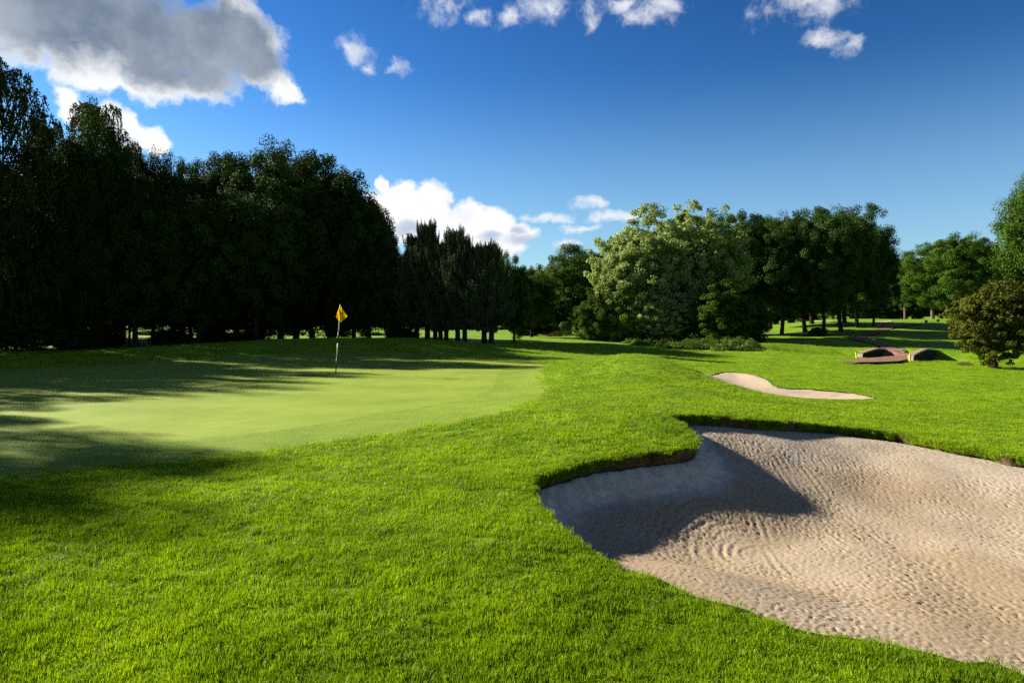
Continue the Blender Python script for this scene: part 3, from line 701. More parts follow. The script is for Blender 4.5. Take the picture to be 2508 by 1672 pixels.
def broadleaf(seed, zb=0.15, lobes=24, clumps=12, leaves=270, ls=0.0155, fill=0.2, cr0=0.075, shape=1.0, lobr=0.42):
    """a crown 1 high and 1 wide (radius 0.5) made of lobes > clumps > leaves, and a trunk with limbs; all for a tree about 12 m high"""
    rs = np.random.RandomState(seed)
    gold = math.pi * (3 - math.sqrt(5)); LB = []
    for i in range(lobes):
        zz = 1 - 2 * (i + 0.5) / lobes; rad = math.sqrt(1 - zz * zz); th = gold * i + rs.uniform(-.4, .4)
        d = np.array([rad * math.cos(th), rad * math.sin(th), zz * shape])
        LB.append((d * np.array([.5, .5, .5]) * rs.uniform(0.52, 0.74), 0.5 * lobr * rs.uniform(0.8, 1.2), d))
    P, N, T, S = [], [], [], []
    for (c, lr, ld) in LB:
        lt = rs.uniform(-0.12, 0.12)
        dirs = ball(rs, clumps * 2); dirs = dirs[(dirs @ ld) > -0.35][:clumps]
        for d in dirs:
            cc = c + d * lr * rs.uniform(0.72, 1.08); cr = cr0 * rs.uniform(0.7, 1.25); n = int(leaves * rs.uniform(0.6, 1.3))
            b = ball(rs, n) * (rs.uniform(0, 1, n) ** 0.45)[:, None] * np.array([cr, cr, cr * 0.72])
            P.append(cc + b); N.append(0.55 * d + np.array([0, 0, .45]) + 0.75 * ball(rs, n) + b / cr * 0.5)
            ct = 0.5 + lt + rs.uniform(-0.2, 0.2); T.append(ct + rs.uniform(-0.3, 0.3, n)); S.append(np.full(n, 1.0))
    nf = int(sum(map(len, P)) * fill); b = ball(rs, nf) * (rs.uniform(0.05, 1, nf) ** 0.5)[:, None] * np.array([.33, .33, .36])
    P.append(b); N.append(ball(rs, nf)); T.append(rs.uniform(0.1, 0.6, nf)); S.append(np.full(nf, 1.7))
    P, N, T, S = map(np.concatenate, (P, N, T, S)); P = fit(P, 1.0, zb, 0.5)
    sz = ls * S * rs.uniform(0.7, 1.3, len(P))
    V, F, tt = leaf_quads(P, N, sz, sz * 0.62, np.clip(T, 0, 1), rs)
    mb = MB(); zc = (1 + zb) / 2
    tr = [(0, 0, -0.03)] + [(rs.uniform(-.012, .012) * k, rs.uniform(-.012, .012) * k, z) for k, z in enumerate((0.02, zb * .6 + .02, zb + 0.12, zb + 0.3, 0.72), 1)]
    mb.tube(tr, [0.042, 0.028, 0.023, 0.020, 0.013, 0.004], 9)
    for (c, lr, ld) in LB:
        z0 = rs.uniform(zb * .8 + .04, zb + 0.25); b = np.array([0, 0, z0]); e = np.array([c[0], c[1], zc + c[2] * (1 - zb)])
        if e[2] < z0: e[2] = z0 + 0.02
        mid = (b + e) / 2 + np.array([0, 0, 0.03]) + rs.uniform(-.02, .02, 3); mb.tube([b, mid, e], [0.013, 0.008, 0.003], 6)
    return (V, F, tt), mb
def birch(seed, zb=0.12):
    rs = np.random.RandomState(seed); P, N, T = [], [], []; mb = MB()
    stem = [np.array([0.02 * math.sin(z * 5 + seed), 0.02 * math.cos(z * 4), z]) for z in (-0.02, .15, .35, .55, .75, .95)]
    mb.tube(stem, [.016, .012, .010, .008, .005, .002], 8)
    for k in range(66):
        u = (k + rs.uniform(0, 1)) / 66; z = zb + 0.10 + (0.90 - zb) * u; env = np.interp(u, [0, .25, .6, .85, 1], [.30, .44, .47, .38, .14])
        th = 2.4 * k + rs.uniform(-.5, .5); q = env * rs.uniform(0.35, 1.0); c = np.array([math.cos(th) * q, math.sin(th) * q, z]); lr = rs.uniform(.08, .14) * (1.1 - .3 * u)
        z0 = max(0.08, z - 0.10 - 0.35 * q); b0 = np.array([0.01, 0.01, z0]); mid = b0 * .45 + c * .55 + np.array([0, 0, -.01]); mb.tube([b0, mid, c], [.006, .004, .0015], 5)
        lt = rs.uniform(.3, .7)
        for st in range(40):
            d = ball(rs, 1)[0]; d[2] = abs(d[2]) * .7 - .15; p0 = c + d * np.array([lr, lr, lr * .55]); n = 24; tt = np.linspace(0, 1, n); dl = rs.uniform(.03, .11)
            out = d[:2] * rs.uniform(0, .05)
            P.append(p0 + np.column_stack([out[0] * tt, out[1] * tt, 0.015 * np.sin(tt * 3) - dl * tt ** 1.4]) + rs.normal(0, .005, (n, 3)))
            N.append(rs.normal(0, 1, (n, 3)) + np.array([0, 0, .3])); T.append(np.full(n, lt + rs.uniform(-.15, .15)) + rs.uniform(-.25, .25, n))
    for st in range(60):
        n = 18; tt = np.linspace(0, 1, n); a = rs.uniform(0, 6.28); e = np.array([math.cos(a), math.sin(a)]) * rs.uniform(.02, .10); P.append(np.array([0, 0, .93]) + np.column_stack([e[0] * tt, e[1] * tt, .07 * np.sin(tt * 2.6)]) + rs.normal(0, .004, (n, 3))); N.append(rs.normal(0, 1, (n, 3))); T.append(rs.uniform(.2, .9, n))
    P, N, T = map(np.concatenate, (P, N, T)); P = fit(P, 1.0, zb * 0.6, 0.5)
    sz = 0.0112 * rs.uniform(0.7, 1.4, len(P)); V, F, tt = leaf_quads(P, N, sz, sz * 0.7, np.clip(T, 0, 1), rs)
    return (V, F, tt), mb
def pine(seed, zb=0.16):
    rs = np.random.RandomState(seed); P, N, T, A, Ln = [], [], [], [], []; mb = MB()
    mb.tube([(0, 0, -.03), (0.004, 0, .2), (-0.004, 0.004, .5), (0, 0, .8), (0, 0, .98)], [.058, .046, .034, .018, .004], 9)
    def shoot(p, d, l):
        n = int(46 * l / 0.07); s = rs.uniform(0, 1, n); rad = ball(rs, n); d = d / np.linalg.norm(d)
        ax = d * 0.8 + rad * 0.75; ax /= np.linalg.norm(ax, axis=1)[:, None]
        P.append(p + d * (s * l)[:, None] + ax * 0.012); A.append(ax); N.append(np.cross(ax, ball(rs, n))); T.append(np.full(n, rs.uniform(.2, .8)) + rs.uniform(-.2, .2, n)); Ln.append(np.full(n, 0.030))
    nw = 17
    for w in range(nw):
        z0 = zb + 0.02 + (0.93 - zb) * (w / (nw - 1)) ** 0.95; u = w / (nw - 1)
        L_ = (0.50 * (1 - u) ** 0.80 + 0.06) * (0.7 + .5 * min(1, u * 5)) * rs.uniform(.72, 1.12)
        for b in range(6 if u < .85 else 4):
            th = rs.uniform(0, 6.283); l = L_ * rs.uniform(0.5, 1.15); up = 0.10 + 0.75 * u + rs.uniform(-.1, .15)
            s = np.linspace(0, 1, 6)[:, None]; br = np.array([0, 0, z0]) + s * np.array([math.cos(th), math.sin(th), 0]) * l + np.array([0, 0, 1.]) * ((up - .25) * l * s + (0.28) * l * s ** 2.2)
            mb.tube(br, np.linspace(.008, .002, 6), 5)
            for q in range(int(10 + 34 * l)):
                f = rs.uniform(0.22, 1.0) ** 0.7; p0 = np.array([np.interp(f, s[:, 0], br[:, i]) for i in range(3)]); sd = np.array([math.cos(th + rs.normal(0, 1.0)), math.sin(th + rs.normal(0, 1.0)), rs.uniform(0.3, 1.5) + 2.2 * u])
                off = np.array([sd[0], sd[1], 0.1]) * rs.uniform(0, 0.09); shoot(p0 + off, sd, rs.uniform(0.045, 0.085) * (1 + .55 * (u > .45)))
    for k in range(9): shoot(np.array([rs.normal(0, .03), rs.normal(0, .03), .90 + .01 * k]), np.array([rs.normal(0, .16), rs.normal(0, .16), 1]), rs.uniform(.08, .13))
    P, N, T, A, Ln = map(np.concatenate, (P, N, T, A, Ln)); P = fit(P, 1.0, zb, 0.5)
    V, F, tt = leaf_quads(P, N, Ln, 0.0042, np.clip(T, 0, 1), rs, A); return (V, F, tt), mb
def topiary(seed, kind):
    rs = np.random.RandomState(seed); n = 9000; d = ball(rs, n); d[:, 2] = np.abs(d[:, 2]) if kind == 'dome' else d[:, 2]
    if kind == 'dome':
        e = 0.30; q = np.sign(d) * np.abs(d) ** 0.62; q /= (np.abs(q) ** 2.6).sum(1)[:, None] ** (1 / 2.6); P = q * np.array([.5, .5, 1.0])
    else: P = d * np.array([.5, .5, .5]) + np.array([0, 0, .5])
    P = P * (1 + rs.normal(0, .02, n))[:, None]; sz = 0.06 * rs.uniform(.6, 1.2, n)
    V, F, tt = leaf_quads(P, d + 0.6 * ball(rs, n), sz, sz * .5, rs.uniform(0, 1, n), rs)
    mb = MB(); mb.tube([(0, 0, -.05), (0, 0, .5)], [.06, .03], 8); return (V, F, tt), mb

LIB = {}
def kind(name, gen, bark='bark'):
    (V, F, tt), mb = gen; c = crown_obj(V, F, tt, L['dark']); C.objects.unlink(c); t = mb.build('trunk', M[bark], None, True); C.objects.unlink(t); LIB[name] = (c, t)
kind('oak_a', broadleaf(1, 0.08)); kind('oak_b', broadleaf(2, 0.07, 26, 11)); kind('oak_c', broadleaf(3, 0.09, 20, 14, lobr=.45)); kind('oak_d', broadleaf(4, 0.06, 16, 13, 300, lobr=.38))
kind('high_a', broadleaf(11, 0.19, 24, 12)); kind('high_b', broadleaf(12, 0.22, 22, 12, lobr=.44)); kind('high_c', broadleaf(13, 0.17, 26, 11))
kind('tall_a', broadleaf(21, 0.10, 28, 11, 220, 0.0135, .3, shape=1.0, lobr=.36))
kind('pale_a', broadleaf(31, 0.08, 24, 30, 90, 0.021, .28, 0.046, 1, .40), 'pale_bark'); kind('pale_b', broadleaf(32, 0.05, 24, 30, 90, 0.021, .28, 0.046, 1, .42), 'pale_bark')
kind('shrub_a', broadleaf(41, 0.0, 20, 11, 150, 0.027, .3, .075, 1, .42)); kind('shrub_b', broadleaf(42, 0.0, 20, 12, 150, 0.026, .3, .075, 1, .38)); kind('shrub_c', broadleaf(43, 0.0, 18, 12, 150, 0.028, .35, .075, 1, .44))
kind('hawthorn', broadleaf(51, 0.03, 24, 16, 90, 0.025, .25, .05, 1, .36))
kind('sapling', broadleaf(61, 0.35, 8, 8, 40, 0.05, .1, .075, 1, .5), 'pale_bark')
kind('birch_a', birch(5), 'birch_bark'); kind('birch_b', birch(6, 0.16), 'birch_bark')
kind('pine_a', pine(7)); kind('pine_b', pine(8)); kind('pine_c', pine(9, .14))
kind('clipped_dome', topiary(1, 'dome')); kind('clipped_ball', topiary(2, 'ball'))
def part(src, mat, parent):
    o = src.copy(); C.objects.link(o); o.parent = parent
    if mat: o.material_slots[0].link = 'OBJECT'; o.material_slots[0].material = mat
    return o
_rs = np.random.RandomState(77)
def plant(k, name, label, cat, px, top, D, wpx, leaf, group=None, base=None, rz=None, depth=None, bark=None, lean=0.0):
    """a tree whose trunk meets the ground at image column px and distance D, its tip at image row top, its crown wpx wide"""
    x = (px - CX) / FPX * D / (math.cos(PITCH)); z = float(H(x, D)) if base is None else base
    tip = at_depth(px, top, D)[2]; w = wpx / FPX * D; h = tip - z
    o = empty(name, (x, D, z - 0.02), label, cat, group, _rs.uniform(0, 6.28) if rz is None else rz)
    o.scale = (w, w if depth is None else depth, h); o.rotation_euler[1] = lean
    part(LIB[k][1], M[bark] if bark else None, o); part(LIB[k][0], L[leaf], o)
    return o

# ---- left wood, against the sun
plant('birch_a', 'birch_tree', 'tallest dark birch at the left edge of the photo with drooping twigs', 'tree', 12, 158, 37, 320, 'birch')
plant('birch_b', 'birch_tree', 'feathery dark birch before the white cloud, second tall tree from the left', 'tree', 240, 252, 42, 250, 'birch')
plant('birch_a', 'birch_tree', 'lower dark birch tucked between the two tall birches on the left', 'tree', 125, 305, 40, 260, 'birch')
plant('tall_a', 'broadleaf_tree', 'dark broadleaf tree with a notched top right of the feathery birch', 'tree', 375, 368, 46, 200, 'dark')
plant('oak_b', 'broadleaf_tree', 'dark narrow tree at the dip between the birch and the great dark oaks', 'tree', 470, 392, 48, 190, 'dark')
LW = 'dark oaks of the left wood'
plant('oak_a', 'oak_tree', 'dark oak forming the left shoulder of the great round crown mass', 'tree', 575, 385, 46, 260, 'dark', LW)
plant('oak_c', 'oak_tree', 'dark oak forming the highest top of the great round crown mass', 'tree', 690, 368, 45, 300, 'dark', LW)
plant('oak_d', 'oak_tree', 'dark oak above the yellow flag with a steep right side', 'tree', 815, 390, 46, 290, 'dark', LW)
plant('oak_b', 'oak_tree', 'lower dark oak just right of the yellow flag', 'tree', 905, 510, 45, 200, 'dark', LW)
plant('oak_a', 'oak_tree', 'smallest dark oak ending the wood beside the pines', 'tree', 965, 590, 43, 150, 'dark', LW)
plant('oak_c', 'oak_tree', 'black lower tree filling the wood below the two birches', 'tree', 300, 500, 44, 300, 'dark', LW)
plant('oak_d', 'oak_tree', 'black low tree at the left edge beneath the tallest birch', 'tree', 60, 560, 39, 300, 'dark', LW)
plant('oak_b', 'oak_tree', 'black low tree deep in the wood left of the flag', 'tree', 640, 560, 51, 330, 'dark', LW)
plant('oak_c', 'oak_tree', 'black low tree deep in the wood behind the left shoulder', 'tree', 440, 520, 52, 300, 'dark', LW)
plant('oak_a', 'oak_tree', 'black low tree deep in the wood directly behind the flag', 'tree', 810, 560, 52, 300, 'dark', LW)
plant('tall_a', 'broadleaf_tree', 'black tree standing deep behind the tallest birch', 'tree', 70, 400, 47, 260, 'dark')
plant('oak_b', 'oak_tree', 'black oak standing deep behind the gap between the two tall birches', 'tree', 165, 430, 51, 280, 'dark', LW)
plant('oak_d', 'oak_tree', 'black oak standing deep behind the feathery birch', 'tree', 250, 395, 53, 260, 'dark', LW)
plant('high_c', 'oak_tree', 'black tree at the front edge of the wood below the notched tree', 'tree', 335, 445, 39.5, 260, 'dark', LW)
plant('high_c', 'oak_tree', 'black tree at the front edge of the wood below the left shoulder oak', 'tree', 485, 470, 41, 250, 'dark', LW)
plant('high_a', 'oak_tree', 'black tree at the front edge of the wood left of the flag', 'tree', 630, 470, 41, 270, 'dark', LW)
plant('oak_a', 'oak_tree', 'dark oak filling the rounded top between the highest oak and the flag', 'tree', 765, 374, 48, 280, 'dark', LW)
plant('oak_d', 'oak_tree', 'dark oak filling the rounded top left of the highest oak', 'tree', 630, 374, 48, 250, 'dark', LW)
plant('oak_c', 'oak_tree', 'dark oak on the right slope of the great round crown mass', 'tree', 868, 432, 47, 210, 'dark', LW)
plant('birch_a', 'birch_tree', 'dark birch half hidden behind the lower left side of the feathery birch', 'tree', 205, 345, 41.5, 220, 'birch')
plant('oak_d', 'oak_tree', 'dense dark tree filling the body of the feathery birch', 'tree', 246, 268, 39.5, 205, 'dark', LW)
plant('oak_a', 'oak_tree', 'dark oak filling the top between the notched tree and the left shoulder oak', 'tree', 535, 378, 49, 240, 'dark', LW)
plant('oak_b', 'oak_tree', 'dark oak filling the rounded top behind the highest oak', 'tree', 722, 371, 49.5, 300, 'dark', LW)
# trees out of the frame on the left, whose shadows lie on the green
for (x, y, h, w, kd) in ((-33.1, 19.1, 16.6, 10.0, 'oak_a'), (-31.2, 23.7, 12.6, 7.0, 'oak_c'), (-33.5, 28.6, 15.0, 7.0, 'tall_a'), (-35, 33.5, 16.5, 8.0, 'oak_b'), (-36, 39.5, 18, 8.5, 'birch_a'), (-30, 33, 10, 6.0, 'oak_d')):
    o = empty('oak_tree', (x, y, float(H(x, y))), 'dark tree of the wood beyond the left edge of the view', 'tree', 'trees beyond the left edge', x * 7.3)
    o.scale = (w, w, h); part(LIB[kd][1], None, o); part(LIB[kd][0], L['dark'], o)
# understorey at the foot of the wood
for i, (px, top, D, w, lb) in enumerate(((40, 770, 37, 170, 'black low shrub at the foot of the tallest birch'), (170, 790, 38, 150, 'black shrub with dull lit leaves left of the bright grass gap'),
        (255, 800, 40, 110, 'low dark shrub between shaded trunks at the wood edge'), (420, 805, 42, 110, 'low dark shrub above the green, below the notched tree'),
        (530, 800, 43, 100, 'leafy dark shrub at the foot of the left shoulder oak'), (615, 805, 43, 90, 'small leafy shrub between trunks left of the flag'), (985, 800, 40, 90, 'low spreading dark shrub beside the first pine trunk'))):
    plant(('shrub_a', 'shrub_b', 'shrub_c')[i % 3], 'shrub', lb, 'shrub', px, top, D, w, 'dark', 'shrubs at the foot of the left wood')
plant('birch_b', 'birch_tree', 'ragged dark birch behind the feathery birch, just left of the notched tree', 'tree', 320, 355, 47, 200, 'birch')
HS = 'shrubs in the depth of the left wood'
for i in range(11):
    px = -40 + i * 95 + _rs.uniform(-24, 24)
    plant(('shrub_a', 'shrub_b', 'shrub_c')[i % 3], 'shrub', 'dark shrub in the depth of the left wood before the sunlit fairway', 'shrub', px, (812, 790, 815, 784, 808)[i % 5], 57 + 3 * (i % 3), (50, 70, 45, 75, 60)[i % 5], 'mid', HS)
# ---- pines
PG = 'pine trees in the middle clump'
for i, (px, top, D, w, lb) in enumerate(((1021, 575, 39.0, 120, 'leftmost pine of the clump, beside the dark oak'), (1047, 543, 38.5, 130, 'tallest pine with a spiky twisted tip'), (1066, 590, 42, 110, 'thin trunked pine behind the tallest pine'),
        (1079, 600, 37.6, 115, 'thick trunked pine right of the tallest one'), (1093, 600, 43.0, 110, 'pine set back behind the middle of the clump'), (1121, 558, 37.2, 120, 'second tallest pine with two upright plumes'),
        (1138, 590, 37.0, 120, 'pine with a slim trunk right of the two plumed one'), (1186, 600, 36.6, 130, 'pine on the left of the last close pair of trunks'), (1203, 592, 36.4, 130, 'rightmost pine of the last close pair of trunks'))):
    plant(('pine_a', 'pine_b', 'pine_c')[i % 3], 'pine_tree', lb, 'tree', px, top, D, w, 'pine', PG, lean=0.02 * (i - 5) / 5)
plant('oak_d', 'broadleaf_tree', 'green tipped tree just behind the rightmost pine', 'tree', 1258, 615, 46, 110, 'mid')
plant('high_a', 'broadleaf_tree', 'dim green tree in shade between the pines and the round oak', 'tree', 1302, 672, 56, 140, 'dark')
plant('shrub_b', 'shrub', 'dark shrub bank in shade between the pines and the clipped bushes', 'shrub', 1300, 745, 63, 120, 'dark')
plant('shrub_c', 'shrub', 'dark shrub filling the shade left of the round dark oak', 'shrub', 1345, 735, 70, 110, 'dark')
plant('shrub_a', 'broadleaf_tree', 'small brownish tree far off in the gap right of the pines', 'tree', 1322, 650, 92, 100, 'olive')
plant('oak_a', 'oak_tree', 'round dark oak behind the clipped bushes', 'tree', 1412, 600, 74, 215, 'mid')
plant('oak_c', 'oak_tree', 'dark oak half hidden behind the pale tree on its left side', 'tree', 1490, 640, 78, 160, 'deep')
# ---- pale tree group
plant('pale_a', 'whitebeam_tree', 'pale silvery tree, left half of the large light crown', 'tree', 1575, 506, 52, 270, 'pale')
plant('pale_b', 'whitebeam_tree', 'pale silvery tree, right half of the large light crown', 'tree', 1695, 506, 54, 280, 'pale')
plant('shrub_b', 'tree', 'rounded leafy tree leaning out left below the pale crown', 'tree', 1462, 705, 51, 120, 'mid')
plant('shrub_a', 'tree', 'yellow green bushy tree under the left of the pale crown', 'tree', 1530, 670, 50.5, 130, 'lime')
plant('pale_b', 'whitebeam_tree', 'pale silvery tree filling the lower left of the large light crown', 'tree', 1535, 580, 51.5, 190, 'pale')
plant('pale_b', 'whitebeam_tree', 'low pale tree with drooping skirts in front of the large light crown', 'tree', 1622, 690, 50, 180, 'pale')
plant('shrub_c', 'tree', 'dark green bushy tree at the right foot of the pale crown', 'tree', 1770, 690, 46.5, 170, 'mid')
plant('shrub_b', 'tree', 'dark bushy tree in shade left of the first right hand trunks', 'tree', 1835, 720, 50, 120, 'deep')
plant('oak_b', 'oak_tree', 'dark oak rising behind the right shoulder of the pale crown', 'tree', 1795, 520, 60, 190, 'deep')
# ---- right group with visible trunks
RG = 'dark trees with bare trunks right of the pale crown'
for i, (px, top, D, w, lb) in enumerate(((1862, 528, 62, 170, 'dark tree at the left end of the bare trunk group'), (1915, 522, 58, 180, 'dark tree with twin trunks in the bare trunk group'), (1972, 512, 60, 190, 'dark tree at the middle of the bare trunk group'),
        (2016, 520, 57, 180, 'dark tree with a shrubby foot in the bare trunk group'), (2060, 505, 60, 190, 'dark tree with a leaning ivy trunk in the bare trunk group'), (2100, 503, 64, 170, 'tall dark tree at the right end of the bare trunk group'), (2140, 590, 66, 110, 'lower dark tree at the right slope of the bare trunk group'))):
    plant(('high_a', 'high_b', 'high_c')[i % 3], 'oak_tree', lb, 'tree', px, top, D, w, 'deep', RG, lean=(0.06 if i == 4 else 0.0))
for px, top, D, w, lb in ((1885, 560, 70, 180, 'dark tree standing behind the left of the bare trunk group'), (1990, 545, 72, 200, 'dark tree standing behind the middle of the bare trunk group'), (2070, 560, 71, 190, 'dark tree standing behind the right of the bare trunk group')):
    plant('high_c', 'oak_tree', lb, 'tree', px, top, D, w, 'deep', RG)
plant('shrub_a', 'shrub', 'green shrub filling the foot of the large pale crown', 'shrub', 1655, 745, 51, 120, 'mid')
plant('shrub_c', 'shrub', 'shrub filling the shade under the left of the pale crown', 'shrub', 1570, 760, 52, 100, 'mid')
plant('shrub_b', 'shrub', 'dark shrub under the low branches right of the pale crown', 'shrub', 1710, 750, 49, 110, 'deep')
plant('shrub_c', 'shrub', 'dark shrub at the foot of the bare trunks', 'shrub', 2002, 800, 56, 50, 'deep')
FR = 'trees beyond the upper fairway'
for i, (px, top, D, w, lb) in enumerate(((2215, 630, 98, 110, 'thin airy tree in the gap between the two right hand clumps'), (2285, 592, 90, 160, 'green tree on the left of the upper fairway clump'), (2355, 574, 86, 180, 'largest rounded tree of the upper fairway clump'), (2420, 610, 92, 140, 'dark tree of the upper fairway clump next to the tall right edge tree'))):
    plant(('high_b', 'high_c', 'high_a')[i % 3], 'broadleaf_tree', lb, 'tree', px, top, D, w, 'mid' if i in (1, 2) else 'deep', FR, bark='pale_bark')
plant('tall_a', 'broadleaf_tree', 'tall green tree cut by the right edge of the photo', 'tree', 2565, 385, 58, 270, 'mid')
plant('hawthorn', 'hawthorn_tree', 'olive brown hawthorn beside the ditch at the right edge', 'tree', 2435, 688, 28.5, 212, 'olive')
plant('sapling', 'sapling', 'slim young tree standing alone on the upper fairway', 'tree', 2095, 738, 72, 46, 'lime')
# far trees that close the view
FT = 'far hedge trees closing the view'
for i in range(56):
    px = -200 + i * 52 + _rs.uniform(-14, 14); D = 118 + _rs.uniform(-8, 14)
    if 1880 < px: D += 6
    plant(('shrub_b', 'oak_b', 'shrub_c', 'oak_d', 'shrub_a')[i % 5], 'hedge_tree', 'far hedge tree seen dimly between nearer trunks', 'tree', px, 706 + _rs.uniform(-28, 30), D, 130, 'deep', FT)

# ------------------------------------------------------------------ undergrowth below the pale trees
def undergrowth():
    rs = np.random.RandomState(9); line = smooth_poly(gpoly([(1440, 826), (1500, 832), (1560, 841), (1620, 848), (1690, 853), (1760, 857), (1830, 858)]), 5, False)
    p = np.array(line); P, N, T = [], [], []
    for k in range(420):
        q = p[rs.randint(len(p))] + np.array([rs.normal(0, .5), rs.uniform(0, 2.4)]); h = rs.uniform(0.12, 0.60) * (0.4 + 0.6 * rs.uniform(0, 1)); w = rs.uniform(.25, .5); n = 190
        b = ball(rs, n); b[:, 2] = np.abs(b[:, 2]); P.append(np.array([q[0], q[1], float(H(*q))]) + b * np.array([w, w, h]) * rs.uniform(.5, 1, n)[:, None]); N.append(b + 0.8 * ball(rs, n) + np.array([0, 0, .4]))
        T.append(np.full(n, rs.uniform(.1, .9)) + rs.uniform(-.25, .25, n))
    P, N, T = map(np.concatenate, (P, N, T)); sz = rs.uniform(.06, .15, len(P)); V, F, tt = leaf_quads(P, N, sz, sz * .5, np.clip(T, 0, 1), rs)
    m = leaf_mat('bramble_leaf', (0.045, 0.090, 0.008), (0.125, 0.185, 0.030), 0.25)
    o = mesh_obj('undergrowth', V, F, m, None, False); attr(o, 'tint', tt); tag(o, 'tangled nettles and brambles below the pale trees', 'undergrowth', kind='stuff')
undergrowth()

# ------------------------------------------------------------------ clipped bushes
def clip(k, px, bot, top, D, wpx, lb):
    x = (px - CX) / FPX * D; z = at_depth(px, bot, D)[2]; h = at_depth(px, top, D)[2] - z; w = wpx / FPX * D
    o = empty('clipped_bush', (x, D, z), lb, 'bush', 'clipped bushes by the wooden footbridge'); o.scale = (w, w, h); part(LIB[k][1], None, o); part(LIB[k][0], L['topiary'], o)
clip('clipped_dome', 1361, 830, 799, 62, 32, 'clipped bush with a flat dome, nearest the wooden handrail')
clip('clipped_dome', 1383, 830, 788, 66, 36, 'clipped round topped bush behind the flat dome')
clip('clipped_ball', 1355, 806, 781, 68, 20, 'dark clipped ball bush rising behind the flat dome')

# ------------------------------------------------------------------ flagstick
M['white_paint'] = simple_mat('white_paint', (0.75, 0.76, 0.78), 0.4, 0.4, 0.06); M['black_paint'] = simple_mat('black_paint', (0.012, 0.013, 0.015), 0.4, 0.4, 0.1)
def flag_mat():
    m, t, o = new_mat('flag_cloth'); p = t.add('ShaderNodeTexCoord').outputs['Object']
    col = t.mix(t.noise(p, 14, 3).outputs[0], rgb(0.80, 0.58, 0.004), rgb(0.86, 0.66, 0.008))
    d = t.add('ShaderNodeBsdfDiffuse'); t.l.new(col, d.inputs[0]); tr = t.add('ShaderNodeBsdfTranslucent'); t.l.new(col, tr.inputs[0])
    mx = t.add('ShaderNodeMixShader'); mx.inputs[0].default_value = 0.5; t.l.new(d.outputs[0], mx.inputs[1]); t.l.new(tr.outputs[0], mx.inputs[2]); t.l.new(mx.outputs[0], o.inputs[0]); return m
M['flag'] = flag_mat(); M['emblem'] = simple_mat('emblem_print', (0.16, 0.035, 0.006), 0.8, 0.1, 0.1)
def flagstick():
    b = on_ground(822, 917); D = b[1]; zb = float(H(*b))
    root = empty('golf_flagstick', (b[0], b[1], zb), 'black and white flagstick with a yellow flag standing on the putting green', 'flagstick')
    mb = MB(); stops = [(920, 822), (871, 825), (840, 827.3), (812, 829), (747, 833)]; r = 0.0155
    for i in range(4):
        a, c = at_depth(stops[i][1], stops[i][0], D), at_depth(stops[i + 1][1], stops[i + 1][0], D); mb.tube([a, c], [r, r], 10, i % 2)
    mb.tube([at_depth(833, 747, D), at_depth(833, 746, D)], [0.02, 0.012], 10, 1)
    mb.build('pole', [M['black_paint'], M['white_paint']], root, True)
    # cloth: hangs diagonally from the top, one fold behind the pole
    top, left, bot, right = (833, 747.5), (823, 776), (834.5, 789), (850.5, 775)
    n = 18; V = []
    for i in range(n + 1):
        for j in range(n + 1):
            u, v = i / n, j / n            # top=(0,0) right=(1,0) left=(0,1) bottom=(1,1)
            px = top[0] * (1 - u) * (1 - v) + right[0] * u * (1 - v) + left[0] * (1 - u) * v + bot[0] * u * v
            py = top[1] * (1 - u) * (1 - v) + right[1] * u * (1 - v) + left[1] * (1 - u) * v + bot[1] * u * v
            dz = -0.075 + 0.05 * math.sin((u - v) * 7) * (u + v) / 2 + 0.10 * abs(u - v) - 0.06 * max(0, u - 0.45) ** 1.0
            V.append(at_depth(px, py, D + dz))
    F = [[i * (n + 1) + j, (i + 1) * (n + 1) + j, (i + 1) * (n + 1) + j + 1, i * (n + 1) + j + 1] for i in range(n) for j in range(n)]
    V = np.array(V) - np.array(root.location); fl = mesh_obj('flag', V, np.array(F), M['flag'], root)
    so = fl.modifiers.new('thick', 'SOLIDIFY'); so.thickness = 0.004
    # emblem printed on the cloth
    def onc(px, py, eps=0.012):
        d = ((np.stack([at_depth(px, py, D)]) - np.array(root.location) - V)[:, [0, 2]] ** 2).sum(1); k = np.argsort(d)[:4]; w = 1 / (d[k] + 1e-6); q = at_depth(px, py, D) - np.array(root.location); q[1] = (V[k, 1] * w).sum() / w.sum() - eps; return q
    pts = [(834, 762), (835.5, 760.5), (837.5, 761), (836.2, 763), (836.5, 765.3), (838.5, 766), (841.2, 765.5), (840.5, 768.6), (837.5, 770), (835, 769.2), (833.6, 767.2)]
    em = mesh_obj('emblem', [onc(*p) for p in pts], [list(range(len(pts)))], M['emblem'], fl, False)
    s2 = em.modifiers.new('thick', 'SOLIDIFY'); s2.thickness = 0.003
flagstick()

# ------------------------------------------------------------------ hump bridge over the ditch
def brick_mat(name, a, b, mort):
    m, t, o = new_mat(name); p = t.add('ShaderNodeTexCoord').outputs['Object']
    sp = t.add('ShaderNodeSeparateXYZ'); t.l.new(p, sp.inputs[0]); cb = t.add('ShaderNodeCombineXYZ')
    t.l.new(t.math('ADD', sp.outputs[0], sp.outputs[1]), cb.inputs[0]); t.l.new(sp.outputs[2], cb.inputs[1])
    bt = t.add('ShaderNodeTexBrick'); t.l.new(cb.outputs[0], bt.inputs[0]); bt.inputs['Color1'].default_value = rgb(*a); bt.inputs['Color2'].default_value = rgb(*b); bt.inputs['Mortar'].default_value = rgb(*mort)
    bt.inputs['Scale'].default_value = 1.0; bt.inputs['Brick Width'].default_value = 0.22; bt.inputs['Row Height'].default_value = 0.075; bt.inputs['Mortar Size'].default_value = 0.01
    principled(t, o, t.mix(t.noise(p, 9, 4).outputs[0], bt.outputs[0], rgb(0.022, 0.017, 0.012)), 0.9, 0.1); return m
